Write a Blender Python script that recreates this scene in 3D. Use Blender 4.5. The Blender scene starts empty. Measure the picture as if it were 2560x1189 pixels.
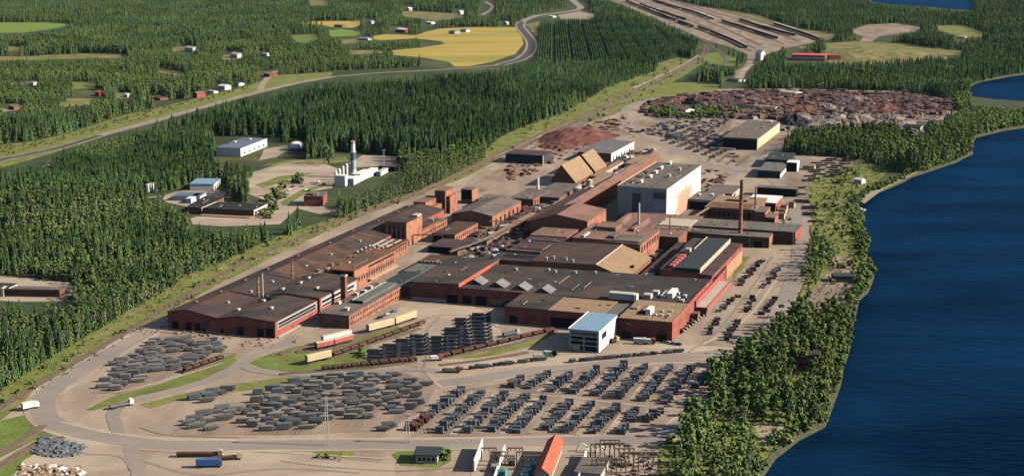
import bpy, math, random
import numpy as np
from mathutils import Vector, Matrix, noise
from mathutils.geometry import tessellate_polygon
random.seed(7); RNG = np.random.default_rng(7)
R = math.radians
SC = bpy.context.scene
COL = SC.collection

# ------------------------------------------------------------------ camera
FPX, CX, CY, CAM_H = 3820.0, 1280.0, 594.5, 250.0      # focal length and centre in photo pixels, flying height
PITCH = math.atan(796.5 / FPX)
cam = bpy.data.cameras.new('camera')
cam.sensor_width = 36.0; cam.lens = FPX / 2560.0 * 36.0
cam.clip_start = 5.0; cam.clip_end = 40000.0
cam_ob = bpy.data.objects.new('camera', cam); COL.objects.link(cam_ob)
cam_ob.location = (0, 0, CAM_H); cam_ob.rotation_euler = (math.pi / 2 - PITCH, 0, 0)
SC.camera = cam_ob
# ------------------------------------------------------------------ light
SUN_EL, SUN_AZ = 30.0, 96.0                             # azimuth clockwise from +Y
world = bpy.data.worlds.new('World'); SC.world = world; world.use_nodes = True
wn = world.node_tree.nodes; wl = world.node_tree.links
sky = wn.new('ShaderNodeTexSky'); sky.sky_type = 'NISHITA'; sky.sun_disc = False
sky.sun_elevation = R(SUN_EL); sky.sun_rotation = R(SUN_AZ)
bg = wn['Background']; bg.inputs['Strength'].default_value = 0.065
wl.new(sky.outputs[0], bg.inputs['Color'])
sun = bpy.data.lights.new('sun', 'SUN'); sun.energy = 5.0; sun.angle = R(0.5); sun.color = (1.0, 0.90, 0.76)
sun_ob = bpy.data.objects.new('sun', sun); COL.objects.link(sun_ob)
sd = Vector((math.sin(R(SUN_AZ)) * math.cos(R(SUN_EL)), math.cos(R(SUN_AZ)) * math.cos(R(SUN_EL)), math.sin(R(SUN_EL))))
sun_ob.rotation_euler = sd.to_track_quat('Z', 'Y').to_euler(); sun_ob.location = (600, 500, 800)
SC.view_settings.view_transform = 'Standard'; SC.view_settings.look = 'None'
SC.view_settings.exposure = 0.45; SC.view_settings.gamma = 1.0; SC.view_settings.use_curve_mapping = False
SC.cycles.max_bounces = 4; SC.cycles.diffuse_bounces = 0; SC.cycles.volume_bounces = 0

# ------------------------------------------------------------------ survey: aerial photo -> metres on the ground
COSP, SINP = math.cos(PITCH), math.sin(PITCH)
def G(x, y, z=0.0):
    rx = (x - CX) / FPX; ry = -(y - CY) / FPX
    d = (rx, COSP + ry * SINP, -SINP + ry * COSP); t = (z - CAM_H) / d[2]
    return Vector((d[0] * t, d[1] * t, z))
def proj(P):
    P = np.asarray(P, float); dz = P[:, 2] - CAM_H
    f = P[:, 1] * COSP - dz * SINP; u = P[:, 1] * SINP + dz * COSP
    return np.stack([CX + FPX * P[:, 0] / f, CY - FPX * u / f], 1)
def W(pts, z=0.0): return [G(x, y).to_2d().to_3d() + Vector((0, 0, z)) for x, y in pts]
# works grid: u runs along the front of the mill (right), v away from the viewer
TH = -math.atan2(0.327, 0.945)
Bx, By = math.cos(TH), math.sin(TH)
ORG = G(694, 849)
def UV(u, v, z=0.0): return Vector((ORG.x + u * Bx - v * By, ORG.y + u * By + v * Bx, z))
def inside(px, py, poly):
    r = np.zeros(len(px), bool); n = len(poly); j = n - 1
    for i in range(n):
        xi, yi = poly[i]; xj, yj = poly[j]
        c = ((yi > py) != (yj > py)) & (px < (xj - xi) * (py - yi) / (yj - yi + 1e-12) + xi)
        r ^= c; j = i
    return r

# ------------------------------------------------------------------ materials
MATS = {}
def mat(name, rgb, rough=0.85, var=0.25, scale=0.15, scale2=1.2, tint=None, stripes=None, metal=0.0, spec=0.3, coords='Object', dark=None, bump=0.0, aniso=None):
    """procedural surface: base colour broken up by two noises, an optional second tint and panel joints"""
    if name in MATS: return MATS[name]
    m = bpy.data.materials.new(name); m.use_nodes = True; N = m.node_tree.nodes; L = m.node_tree.links
    b = N['Principled BSDF']; b.inputs['Roughness'].default_value = rough; b.inputs['Metallic'].default_value = metal
    b.inputs['Specular IOR Level'].default_value = spec
    tc = N.new('ShaderNodeTexCoord'); src = tc.outputs[coords]
    if aniso:
        mp = N.new('ShaderNodeMapping'); mp.inputs['Rotation'].default_value = (0, 0, aniso[0]); mp.inputs['Scale'].default_value = aniso[1]
        L.new(src, mp.inputs[0]); src2 = mp.outputs[0]
    else: src2 = src
    n1 = N.new('ShaderNodeTexNoise'); n1.inputs['Scale'].default_value = scale; n1.inputs['Detail'].default_value = 6; n1.inputs['Roughness'].default_value = 0.65
    n2 = N.new('ShaderNodeTexNoise'); n2.inputs['Scale'].default_value = scale2; n2.inputs['Detail'].default_value = 4
    L.new(src2, n1.inputs['Vector']); L.new(src, n2.inputs['Vector'])
    r1 = N.new('ShaderNodeMapRange'); r1.inputs[1].default_value = 0.3; r1.inputs[2].default_value = 0.7
    r1.inputs[3].default_value = 1 - var; r1.inputs[4].default_value = 1 + var; L.new(n1.outputs[0], r1.inputs[0])
    r2 = N.new('ShaderNodeMapRange'); r2.inputs[1].default_value = 0.25; r2.inputs[2].default_value = 0.75
    r2.inputs[3].default_value = 1 - var * 0.7; r2.inputs[4].default_value = 1 + var * 0.7; L.new(n2.outputs[0], r2.inputs[0])
    mu = N.new('ShaderNodeMath'); mu.operation = 'MULTIPLY'; L.new(r1.outputs[0], mu.inputs[0]); L.new(r2.outputs[0], mu.inputs[1])
    cur = None
    if tint:
        mx = N.new('ShaderNodeMix'); mx.data_type = 'RGBA'; mx.inputs[6].default_value = (*rgb, 1); mx.inputs[7].default_value = (*tint[0], 1)
        n3 = N.new('ShaderNodeTexNoise'); n3.inputs['Scale'].default_value = tint[1]; n3.inputs['Detail'].default_value = 5; L.new(src2, n3.inputs['Vector'])
        r3 = N.new('ShaderNodeMapRange'); r3.inputs[1].default_value = tint[2] - 0.07; r3.inputs[2].default_value = tint[2] + 0.07; L.new(n3.outputs[0], r3.inputs[0])
        L.new(r3.outputs[0], mx.inputs[0]); cur = mx.outputs[2]
    if stripes:                                        # joints between sheets: (axis, period m, width share, darkness)
        sx = N.new('ShaderNodeSeparateXYZ'); L.new(tc.outputs['Object'], sx.inputs[0])
        dv = N.new('ShaderNodeMath'); dv.operation = 'DIVIDE'; dv.inputs[1].default_value = stripes[1]; L.new(sx.outputs[stripes[0]], dv.inputs[0])
        fr = N.new('ShaderNodeMath'); fr.operation = 'FRACT'; L.new(dv.outputs[0], fr.inputs[0])
        lt = N.new('ShaderNodeMath'); lt.operation = 'LESS_THAN'; lt.inputs[1].default_value = stripes[2]; L.new(fr.outputs[0], lt.inputs[0])
        rr = N.new('ShaderNodeMapRange'); rr.inputs[3].default_value = 1; rr.inputs[4].default_value = stripes[3]; L.new(lt.outputs[0], rr.inputs[0])
        m3 = N.new('ShaderNodeMath'); m3.operation = 'MULTIPLY'; L.new(mu.outputs[0], m3.inputs[0]); L.new(rr.outputs[0], m3.inputs[1]); mu = m3
    vm = N.new('ShaderNodeVectorMath'); vm.operation = 'SCALE'
    if cur is not None: L.new(cur, vm.inputs[0])
    else: vm.inputs[0].default_value = rgb
    L.new(mu.outputs[0], vm.inputs['Scale']); L.new(vm.outputs[0], b.inputs['Base Color'])
    if bump:
        bp = N.new('ShaderNodeBump'); bp.inputs['Strength'].default_value = bump; bp.inputs['Distance'].default_value = 1.0
        L.new(n2.outputs[0], bp.inputs['Height']); L.new(bp.outputs[0], b.inputs['Normal'])
    MATS[name] = m; return m

def foliage(name, a, b_, c=None):
    m = bpy.data.materials.new(name); m.use_nodes = True; N = m.node_tree.nodes; L = m.node_tree.links
    bs = N['Principled BSDF']; bs.inputs['Roughness'].default_value = 0.9; bs.inputs['Specular IOR Level'].default_value = 0.1
    oi = N.new('ShaderNodeObjectInfo')
    cr = N.new('ShaderNodeValToRGB'); e = cr.color_ramp.elements
    e[0].position = 0; e[0].color = (*a, 1); e[1].position = 1; e[1].color = (*b_, 1)
    if c:
        k = e.new(0.93); k.color = (*c, 1); k2 = e.new(0.86); k2.color = (*b_, 1)
    L.new(oi.outputs['Random'], cr.inputs[0])
    nz = N.new('ShaderNodeTexNoise'); nz.inputs['Scale'].default_value = 0.008; nz.inputs['Detail'].default_value = 4; L.new(oi.outputs['Location'], nz.inputs['Vector'])
    mr = N.new('ShaderNodeMapRange'); mr.inputs[1].default_value = .3; mr.inputs[2].default_value = .7; mr.inputs[3].default_value = .62; mr.inputs[4].default_value = 1.42; L.new(nz.outputs[0], mr.inputs[0])
    tc = N.new('ShaderNodeTexCoord'); n2 = N.new('ShaderNodeTexNoise'); n2.inputs['Scale'].default_value = 0.6; L.new(tc.outputs['Object'], n2.inputs['Vector'])
    m2 = N.new('ShaderNodeMapRange'); m2.inputs[1].default_value = .3; m2.inputs[2].default_value = .7; m2.inputs[3].default_value = .7; m2.inputs[4].default_value = 1.3; L.new(n2.outputs[0], m2.inputs[0])
    mm = N.new('ShaderNodeMath'); mm.operation = 'MULTIPLY'; L.new(mr.outputs[0], mm.inputs[0]); L.new(m2.outputs[0], mm.inputs[1])
    vm = N.new('ShaderNodeVectorMath'); vm.operation = 'SCALE'; L.new(cr.outputs[0], vm.inputs[0]); L.new(mm.outputs[0], vm.inputs['Scale'])
    L.new(vm.outputs[0], bs.inputs['Base Color']); MATS[name] = m; return m

M_SPRUCE = foliage('spruce_needles', (0.050, 0.108, 0.044), (0.108, 0.168, 0.052))
M_PINE = foliage('pine_needles', (0.060, 0.095, 0.040), (0.120, 0.150, 0.050))
M_LEAF = foliage('birch_leaves', (0.092, 0.158, 0.042), (0.178, 0.225, 0.058))
M_WILLOW = foliage('pale_leaves', (0.16, 0.19, 0.10), (0.26, 0.28, 0.16))
M_TRUNK = mat('bark', (0.16, 0.11, 0.075)); M_BIRCHT = mat('pale_bark', (0.45, 0.42, 0.37))
M_FOREST = mat('forest_floor', (0.050, 0.070, 0.024), var=0.4, scale=0.02, scale2=0.3, tint=((0.09, 0.095, 0.036), 0.006, 0.57))
M_GRAVEL = mat('gravel', (0.395, 0.305, 0.22), var=0.22, scale=0.035, scale2=0.8, tint=((0.315, 0.24, 0.18), 0.03, 0.5), aniso=(TH, (1, 0.35, 1)))
M_GRAVELL = mat('pale_gravel', (0.46, 0.37, 0.27), var=0.16, scale=0.05, scale2=0.9, tint=((0.38, 0.29, 0.22), 0.03, 0.5), aniso=(0.3, (0.5, 1, 1)))
M_GRAVELD = mat('brown_gravel', (0.25, 0.185, 0.14), var=0.22, scale=0.06, scale2=0.8, tint=((0.33, 0.245, 0.18), 0.03, 0.52), aniso=(TH, (1, 0.3, 1)))
M_SOOT = mat('sooty_ground', (0.10, 0.078, 0.066), var=0.4, scale=0.08, scale2=0.8, tint=((0.25, 0.18, 0.13), 0.04, 0.52))
M_ROAD = mat('worn_asphalt', (0.285, 0.24, 0.205), var=0.10, scale=0.05, scale2=1.2, aniso=(0.2, (0.3, 1, 1)), tint=((0.345, 0.28, 0.23), 0.03, 0.55))
M_HWY = mat('dark_asphalt', (0.085, 0.08, 0.085), var=0.12, scale=0.05)
M_SHOULDER = mat('road_shoulder', (0.34, 0.28, 0.20), var=0.2, scale=0.1)
M_GRASS = mat('rough_grass', (0.175, 0.195, 0.045), var=0.32, scale=0.06, scale2=0.6, tint=((0.27, 0.22, 0.09), 0.05, 0.60), bump=0.3)
M_GRASSG = mat('green_grass', (0.150, 0.195, 0.038), var=0.3, scale=0.06, scale2=0.6, tint=((0.17, 0.155, 0.05), 0.05, 0.6), bump=0.3)
M_GRASSD = mat('dry_grass', (0.25, 0.205, 0.08), var=0.25, scale=0.04, scale2=0.6, tint=((0.15, 0.15, 0.045), 0.03, 0.5))
M_CROP = mat('ripe_crop', (0.46, 0.33, 0.075), var=0.13, scale=0.012, scale2=0.2, tint=((0.30, 0.27, 0.055), 0.008, 0.56), aniso=(0.15, (0.3, 1.6, 1)))
M_CROPG = mat('green_crop', (0.17, 0.25, 0.045), var=0.12, scale=0.02, scale2=0.2, aniso=(0, (0.3, 1.5, 1)))
M_BALLAST = mat('ballast', (0.17, 0.125, 0.095), var=0.25, scale=0.3, scale2=1.5)
M_RAIL = mat('rail_steel', (0.20, 0.12, 0.09), rough=0.5)
M_SAND = mat('river_sand', (0.35, 0.29, 0.19), var=0.2)
M_BANK = mat('river_bank', (0.055, 0.058, 0.028), var=0.4, scale=0.3)
M_WALLR = mat('red_wall', (0.37, 0.112, 0.082), var=0.10, scale=0.1, scale2=0.9, tint=((0.25, 0.07, 0.065), 0.12, 0.55), spec=0.2)
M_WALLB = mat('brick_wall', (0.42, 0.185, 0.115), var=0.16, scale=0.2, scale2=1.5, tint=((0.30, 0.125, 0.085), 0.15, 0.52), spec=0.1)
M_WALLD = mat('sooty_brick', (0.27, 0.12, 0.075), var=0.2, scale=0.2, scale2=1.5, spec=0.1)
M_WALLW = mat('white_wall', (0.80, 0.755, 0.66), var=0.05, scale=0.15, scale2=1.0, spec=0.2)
M_MELT = M_WALLW
M_WALLY = mat('cream_wall', (0.74, 0.60, 0.36), var=0.08, scale=0.15, stripes=(1, 3.0, 0.1, 0.75))
M_WALLG = mat('grey_cladding', (0.50, 0.48, 0.45), var=0.08, scale=0.2)
M_WALLBR = mat('brown_cladding', (0.24, 0.17, 0.12), var=0.15, scale=0.2)
M_ROOFD = mat('dark_felt_roof', (0.056, 0.050, 0.047), var=0.13, scale=0.07, scale2=0.5, tint=((0.095, 0.070, 0.056), 0.035, 0.53), stripes=(0, 6.0, 0.035, 0.82), spec=0.15)
M_ROOFV = mat('brown_felt_roof', (0.074, 0.054, 0.052), var=0.14, scale=0.06, scale2=0.5, tint=((0.105, 0.062, 0.044), 0.03, 0.55), stripes=(1, 7.0, 0.03, 0.85), spec=0.15)
M_ROOFS = mat('slate_blue_roof', (0.046, 0.053, 0.057), var=0.08, scale=0.1, stripes=(0, 4.0, 0.04, 0.85), spec=0.2)
M_ROOFR = mat('rust_roof', (0.20, 0.090, 0.045), var=0.25, scale=0.06, scale2=0.5, tint=((0.12, 0.075, 0.050), 0.03, 0.55), stripes=(1, 6, 0.04, 0.8))
M_ROOFP = mat('dusty_red_roof', (0.285, 0.155, 0.115), var=0.16, scale=0.1, scale2=0.6, tint=((0.20, 0.125, 0.10), 0.05, 0.5), stripes=(1, 2.5, 0.12, 0.82))
M_ROOFT = mat('tan_roof', (0.33, 0.215, 0.125), var=0.15, scale=0.2, scale2=0.8, tint=((0.29, 0.20, 0.125), 0.1, 0.52), stripes=(0, 5, 0.05, 0.85))
M_ROOFM = mat('dusty_grey_roof', (0.135, 0.113, 0.10), var=0.12, scale=0.1, scale2=0.5, tint=((0.18, 0.14, 0.115), 0.05, 0.52), stripes=(0, 8, 0.04, 0.8))
M_ROOFG = mat('green_grey_roof', (0.135, 0.145, 0.125), var=0.12, scale=0.1, stripes=(0, 6, 0.04, 0.8))
M_BLUE = mat('blue_sheet_roof', (0.20, 0.33, 0.44), var=0.09, scale=0.2, scale2=0.5, stripes=(0, 3, 0.06, 0.8), spec=0.4)
M_WHITE = mat('white_metal', (0.80, 0.78, 0.72), var=0.05, scale=0.5)
M_REDR = mat('red_sheet_roof', (0.55, 0.12, 0.065), var=0.08, scale=0.3, stripes=(1, 2, 0.08, 0.85))
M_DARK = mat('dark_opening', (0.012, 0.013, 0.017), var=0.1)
M_GLASS = mat('window_glass', (0.05, 0.06, 0.07), rough=0.15, var=0.15, scale=0.3, spec=0.6)
M_STEEL = mat('scaled_steel', (0.155, 0.165, 0.18), var=0.22, scale=0.5, scale2=2.0, rough=0.6, stripes=(0, 0.9, 0.16, 0.5))
M_STEELB = mat('blue_black_steel', (0.034, 0.038, 0.050), var=0.3, scale=0.5, scale2=2.0, rough=0.55, stripes=(0, 1.0, 0.2, 0.4))
M_BARS = mat('grey_steel_bars', (0.20, 0.20, 0.20), var=0.22, scale=0.4, scale2=2.0, rough=0.6, stripes=(1, 0.8, 0.2, 0.5))
M_RUST = mat('rusty_steel', (0.13, 0.060, 0.040), var=0.3, scale=0.5, scale2=2.0)
M_SCRAP = mat('rusty_scrap', (0.125, 0.062, 0.050), var=0.6, scale=0.15, scale2=0.6, tint=((0.045, 0.03, 0.034), 0.10, 0.5), bump=0.6)
M_SCRAP2 = mat('dusty_scrap', (0.21, 0.14, 0.10), var=0.4, scale=0.15, scale2=0.6, tint=((0.15, 0.11, 0.095), 0.08, 0.52), bump=0.6)
M_SLAG = mat('grey_slag', (0.17, 0.145, 0.13), var=0.35, scale=0.12, scale2=0.5, tint=((0.25, 0.20, 0.165), 0.05, 0.5), bump=0.5)
M_COAL = mat('black_coal', (0.02, 0.02, 0.024), var=0.4, scale=0.3)
M_TEAL = mat('teal_paint', (0.10, 0.42, 0.46), var=0.1, rough=0.4)
M_BLUEP = mat('blue_paint', (0.05, 0.14, 0.34), var=0.1, rough=0.4)
M_YEL = mat('faded_yellow_paint', (0.56, 0.46, 0.28), var=0.1, scale=0.4, stripes=(0, 2.4, 0.06, 0.7))
M_REDP = mat('pink_red_paint', (0.44, 0.115, 0.105), var=0.12)
M_CONC = mat('concrete', (0.50, 0.43, 0.34), var=0.12, scale=0.1)
M_TYRE = mat('black_rubber', (0.02, 0.02, 0.02))

# ------------------------------------------------------------------ mesh helpers
class MB:
    def __init__(s): s.v = []; s.f = []
    def add(s, vs, fs):
        o = len(s.v); s.v += [tuple(v) for v in vs]; s.f += [tuple(o + i for i in f) for f in fs]; return s
    def box(s, x0, x1, y0, y1, z0, z1, cap=True):
        s.add([(x0, y0, z0), (x1, y0, z0), (x1, y1, z0), (x0, y1, z0), (x0, y0, z1), (x1, y0, z1), (x1, y1, z1), (x0, y1, z1)],
              [(0, 1, 5, 4), (1, 2, 6, 5), (2, 3, 7, 6), (3, 0, 4, 7)] + ([(4, 5, 6, 7), (3, 2, 1, 0)] if cap else [])); return s
    def cyl(s, x, y, z0, z1, r0, r1=None, n=10):
        r1 = r0 if r1 is None else r1
        vs = [(x + r * math.cos(2 * math.pi * i / n), y + r * math.sin(2 * math.pi * i / n), z) for z, r in ((z0, r0), (z1, r1)) for i in range(n)]
        s.add(vs, [(i, (i + 1) % n, n + (i + 1) % n, n + i) for i in range(n)] + [tuple(range(n, 2 * n)), tuple(range(n - 1, -1, -1))]); return s
    def rod(s, a, b, r, n=5):
        a = Vector(a); b = Vector(b); d = (b - a).normalized(); x = d.orthogonal().normalized(); y = d.cross(x)
        vs = [p + x * r * math.cos(2 * math.pi * i / n) + y * r * math.sin(2 * math.pi * i / n) for p in (a, b) for i in range(n)]
        s.add(vs, [(i, (i + 1) % n, n + (i + 1) % n, n + i) for i in range(n)] + [tuple(range(n, 2 * n)), tuple(range(n - 1, -1, -1))]); return s
    def mesh(s, name, m):
        me = bpy.data.meshes.new(name); me.from_pydata(s.v, [], s.f); me.update()
        for k in (m if isinstance(m, (list, tuple)) else [m]): me.materials.append(k)
        return me
    def build(s, name, m, parent=None, loc=None, rz=None, shadow=True):
        o = bpy.data.objects.new(name, s.mesh(name, m)); COL.objects.link(o)
        if parent: o.parent = parent
        if loc is not None: o.location = loc
        if rz is not None: o.rotation_euler = (0, 0, rz)
        return o
LABELS = set()
def tag(o, label=None, cat=None, group=None, kind=None):
    if label: o['label'] = label; LABELS.add(label)
    if cat: o['category'] = cat
    if group: o['group'] = group
    if kind: o['kind'] = kind
    return o
def empty(name, loc, rz=0.0, label=None, cat=None, group=None):
    o = bpy.data.objects.new(name, None); COL.objects.link(o); o.location = loc; o.rotation_euler = (0, 0, rz); o.empty_display_size = 2
    return tag(o, label, cat, group)
ORD = ['first', 'second', 'third', 'fourth', 'fifth', 'sixth', 'seventh', 'eighth', 'ninth', 'tenth', 'eleventh', 'twelfth', 'thirteenth', 'fourteenth', 'fifteenth', 'sixteenth', 'seventeenth', 'eighteenth', 'nineteenth', 'twentieth'] + ['%dst' % n if n % 10 == 1 else '%dnd' % n if n % 10 == 2 else '%drd' % n if n % 10 == 3 else '%dth' % n for n in range(21, 200)]

def rough(pts, amp=3.0, step=25.0, seed=0):
    """fractal-edged outline from a coarse one, in metres"""
    out = []; n = len(pts)
    for i in range(n):
        a, b = pts[i], pts[(i + 1) % n]; L = (b - a).length
        sc = 1.0 + a.y / 1500.0
        k = max(1, min(40, int(L / (step * sc)))); t = Vector((-(b - a).y, (b - a).x, 0)); t = t / (t.length + 1e-9)
        for j in range(k):
            p = a.lerp(b, j / k)
            d = noise.noise(Vector((p.x * 0.02 / sc, p.y * 0.02 / sc, seed * 3.1))) * amp * 1.6 * sc + noise.noise(Vector((p.x * 0.11, p.y * 0.11, seed + 9.0))) * amp * 0.7
            out.append(p + t * d if (j or amp > 0) else p)
    return out
ZL = [-0.24]
GZ = -0.25
def sheet(name, m, px, amp=2.5, step=18.0, world=None, kind='structure', z=None, label=None):
    ZL[0] += 0.0018
    z = ZL[0] if z is None else z
    pts = [Vector((p[0], p[1], 0)) for p in world] if world else W(px)
    if amp: pts = rough(pts, amp, step, len(name))
    fs = tessellate_polygon([pts]); me = bpy.data.meshes.new(name)
    vs = [(p.x, p.y, z) for p in pts]
    tri = []
    for a, b, c in fs:
        A_, B_, C_ = Vector(vs[a]), Vector(vs[b]), Vector(vs[c])
        n = (B_ - A_).cross(C_ - A_).z
        if abs(n) > 1e-6: tri.append((a, b, c) if n > 0 else (a, c, b))
    me.from_pydata(vs, [], tri); me.materials.append(m)
    o = bpy.data.objects.new(name, me); COL.objects.link(o); return tag(o, kind=kind, label=label)
def catmull(P, n=10):
    Q = [P[0] * 2 - P[1]] + list(P) + [P[-1] * 2 - P[-2]]; out = []
    for i in range(1, len(Q) - 2):
        for j in range(n):
            t = j / n; a, b, c, d = Q[i - 1:i + 3]
            out.append(0.5 * ((2 * b) + (c - a) * t + (2 * a - 5 * b + 4 * c - d) * t * t + (3 * b - a - 3 * c + d) * t ** 3))
    return out + [P[-1]]
def ribbon(name, m, path, width, z, parent=None, h=0.0, off=0.0, kind='structure'):
    vs = []; fs = []; n = len(path)
    for i, p in enumerate(path):
        t = (path[min(i + 1, n - 1)] - path[max(i - 1, 0)]); t = Vector((-t.y, t.x, 0)).normalized()
        w = width(i / (n - 1)) if callable(width) else width
        a = p + t * (off + w / 2); b = p + t * (off - w / 2)
        vs += [(a.x, a.y, z), (b.x, b.y, z)]
    for i in range(n - 1): fs.append((2 * i, 2 * i + 1, 2 * i + 3, 2 * i + 2))
    if h:
        k = len(vs); vs += [(x, y, -.56) for x, y, _ in vs]
        for i in range(n - 1):
            fs += [(2 * i, 2 * i + 2, k + 2 * i + 2, k + 2 * i), (2 * i + 1, k + 2 * i + 1, k + 2 * i + 3, 2 * i + 3)]
    me = bpy.data.meshes.new(name); me.from_pydata(vs, [], fs); me.materials.append(m)
    o = bpy.data.objects.new(name, me); COL.objects.link(o)
    if parent: o.parent = parent
    elif kind: tag(o, kind=kind)
    return o
def road(name, m, px, width, shoulder=None):
    path = catmull(W(px))
    if shoulder: ZL[0] += 0.002; ribbon('road_shoulder', shoulder[0], path, shoulder[1], ZL[0])
    ZL[0] += 0.002; return ribbon(name, m, path, lambda t: width * (1 + .13 * noise.noise(Vector((t * len(path) * .5, px[0][0] * .1, 3)))), ZL[0])
def track(px, width=4.2, rails=True, world=None, m=None):
    path = catmull(world or W(px))
    t = ribbon('railway_track', m or M_BALLAST, path, width, 0.25, h=0.5)
    if rails:
        for s in (-0.76, 0.76): ribbon('rail', M_RAIL, path, 0.16, 0.42, parent=t, h=0.2, off=s)
    return t
def near(a, b, n): return a + (b - a) * n
def wheel_path(m, px, width):
    ZL[0] += 0.002; return ribbon('wheel_path', m, catmull(W(px)), lambda t: width * (1 + .35 * noise.noise(Vector((t * 9, px[0][0], 0)))), ZL[0])

# ------------------------------------------------------------------ GROUND, WATER
RIVER = [(1850, 1330), (1893, 1189), (1925, 1130), (1990, 1083), (2058, 1052), (2082, 985), (2096, 905), (2112, 850), (2130, 800), (2140, 740), (2166, 680), (2168, 600), (2152, 548), (2146, 510), (2182, 478), (2270, 436), (2380, 400), (2426, 378), (2428, 355), (2440, 338), (2500, 322), (2560, 312), (2700, 300), (3600, 300), (3600, 1330)]
BACKWATER = [(2428, 240), (2424, 212), (2460, 200), (2520, 188), (2600, 175), (2900, 150), (3300, 150), (3300, 262), (2700, 262), (2560, 252), (2490, 248)]
LAKE = [(2165, -12), (2175, 4), (2230, 12), (2300, 16), (2380, 24), (2438, 26), (2432, 8), (2420, -6), (2440, -22), (2300, -30), (2180, -24)]
def build_land():
    import bmesh
    outer = [Vector((x, y, GZ)) for x, y in ((-14000, -1500), (14000, -1500), (14000, 30000), (-14000, 30000))]
    holes = [rough(W(p), 2.2, 14, i) for i, p in enumerate((RIVER, BACKWATER, LAKE))]
    polys = [outer] + holes
    flat = [p for q in polys for p in q]
    fs = tessellate_polygon(polys); tri = []
    for a, b, c in fs:
        n = (flat[b] - flat[a]).cross(flat[c] - flat[a]).z
        if abs(n) > 1e-6: tri.append((a, b, c) if n > 0 else (a, c, b))
    me = bpy.data.meshes.new('ground'); me.from_pydata([(p.x, p.y, GZ) for p in flat], [], tri); me.materials.append(M_FOREST)
    o = bpy.data.objects.new('ground', me); COL.objects.link(o); tag(o, kind='structure')
    for q in holes:                                     # banks sloping down to the water
        n = len(q); area = sum(q[i].x * q[(i + 1) % n].y - q[(i + 1) % n].x * q[i].y for i in range(n)); sg = 1 if area > 0 else -1
        vs = []; fs = []
        for i in range(n):
            t = q[(i + 1) % n] - q[i - 1]; t = Vector((-t.y, t.x, 0)).normalized() * sg
            k = q[i] + t * 2.6
            vs += [(q[i].x, q[i].y, GZ), (k.x, k.y, -3.6)]
        for i in range(n): j = (i + 1) % n; fs.append((2 * i, 2 * j, 2 * j + 1, 2 * i + 1))
        me = bpy.data.meshes.new('river_bank'); me.from_pydata(vs, [], fs); me.materials.append(M_BANK)
        b = bpy.data.objects.new('river_bank', me); COL.objects.link(b); tag(b, kind='structure')
build_land()
mw = bpy.data.materials.new('river_water'); mw.use_nodes = True
N = mw.node_tree.nodes; L = mw.node_tree.links; N.remove(N['Principled BSDF'])
df = N.new('ShaderNodeBsdfDiffuse'); gl = N.new('ShaderNodeBsdfGlossy'); gl.inputs['Roughness'].default_value = 0.30; gl.inputs['Color'].default_value = (.18, .52, 1, 1)
mxs = N.new('ShaderNodeMixShader'); fn = N.new('ShaderNodeFresnel'); fn.inputs['IOR'].default_value = 1.33; fm = N.new('ShaderNodeMath'); fm.operation = 'MULTIPLY'; fm.inputs[1].default_value = .36
L.new(fn.outputs[0], fm.inputs[0]); L.new(fm.outputs[0], mxs.inputs[0]); L.new(df.outputs[0], mxs.inputs[1]); L.new(gl.outputs[0], mxs.inputs[2]); L.new(mxs.outputs[0], N['Material Output'].inputs[0])
tc = N.new('ShaderNodeTexCoord'); mp = N.new('ShaderNodeMapping'); mp.inputs['Rotation'].default_value = (0, 0, 0.15); mp.inputs['Scale'].default_value = (0.35, 1.0, 1)
L.new(tc.outputs['Object'], mp.inputs[0])
nz = N.new('ShaderNodeTexNoise'); nz.inputs['Scale'].default_value = 0.2; nz.inputs['Detail'].default_value = 7; nz.inputs['Roughness'].default_value = 0.62; nz.inputs['Distortion'].default_value = 0.6; L.new(mp.outputs[0], nz.inputs['Vector'])
bp = N.new('ShaderNodeBump'); bp.inputs['Strength'].default_value = 1.0; bp.inputs['Distance'].default_value = 1.6; L.new(nz.outputs[0], bp.inputs['Height'])
for q_ in (df, gl, fn): L.new(bp.outputs[0], q_.inputs['Normal'])
n4 = N.new('ShaderNodeTexNoise'); n4.inputs['Scale'].default_value = 0.008; n4.inputs['Detail'].default_value = 8; n4.inputs['Distortion'].default_value = 1.5; L.new(mp.outputs[0], n4.inputs['Vector'])
cr = N.new('ShaderNodeMix'); cr.data_type = 'RGBA'; cr.inputs[6].default_value = (0.0002, 0.004, 0.013, 1); cr.inputs[7].default_value = (0.0022, 0.024, 0.066, 1)
mr = N.new('ShaderNodeMapRange'); mr.inputs[1].default_value = .35; mr.inputs[2].default_value = .68; L.new(n4.outputs[0], mr.inputs[0]); L.new(mr.outputs[0], cr.inputs[0]); L.new(cr.outputs[2], df.inputs['Color'])
wt = MB(); wt.add([(-14000, -1500, -3), (14000, -1500, -3), (14000, 30000, -3), (-14000, 30000, -3)], [(0, 1, 2, 3)])
tag(wt.build('water', mw), kind='structure')

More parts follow.
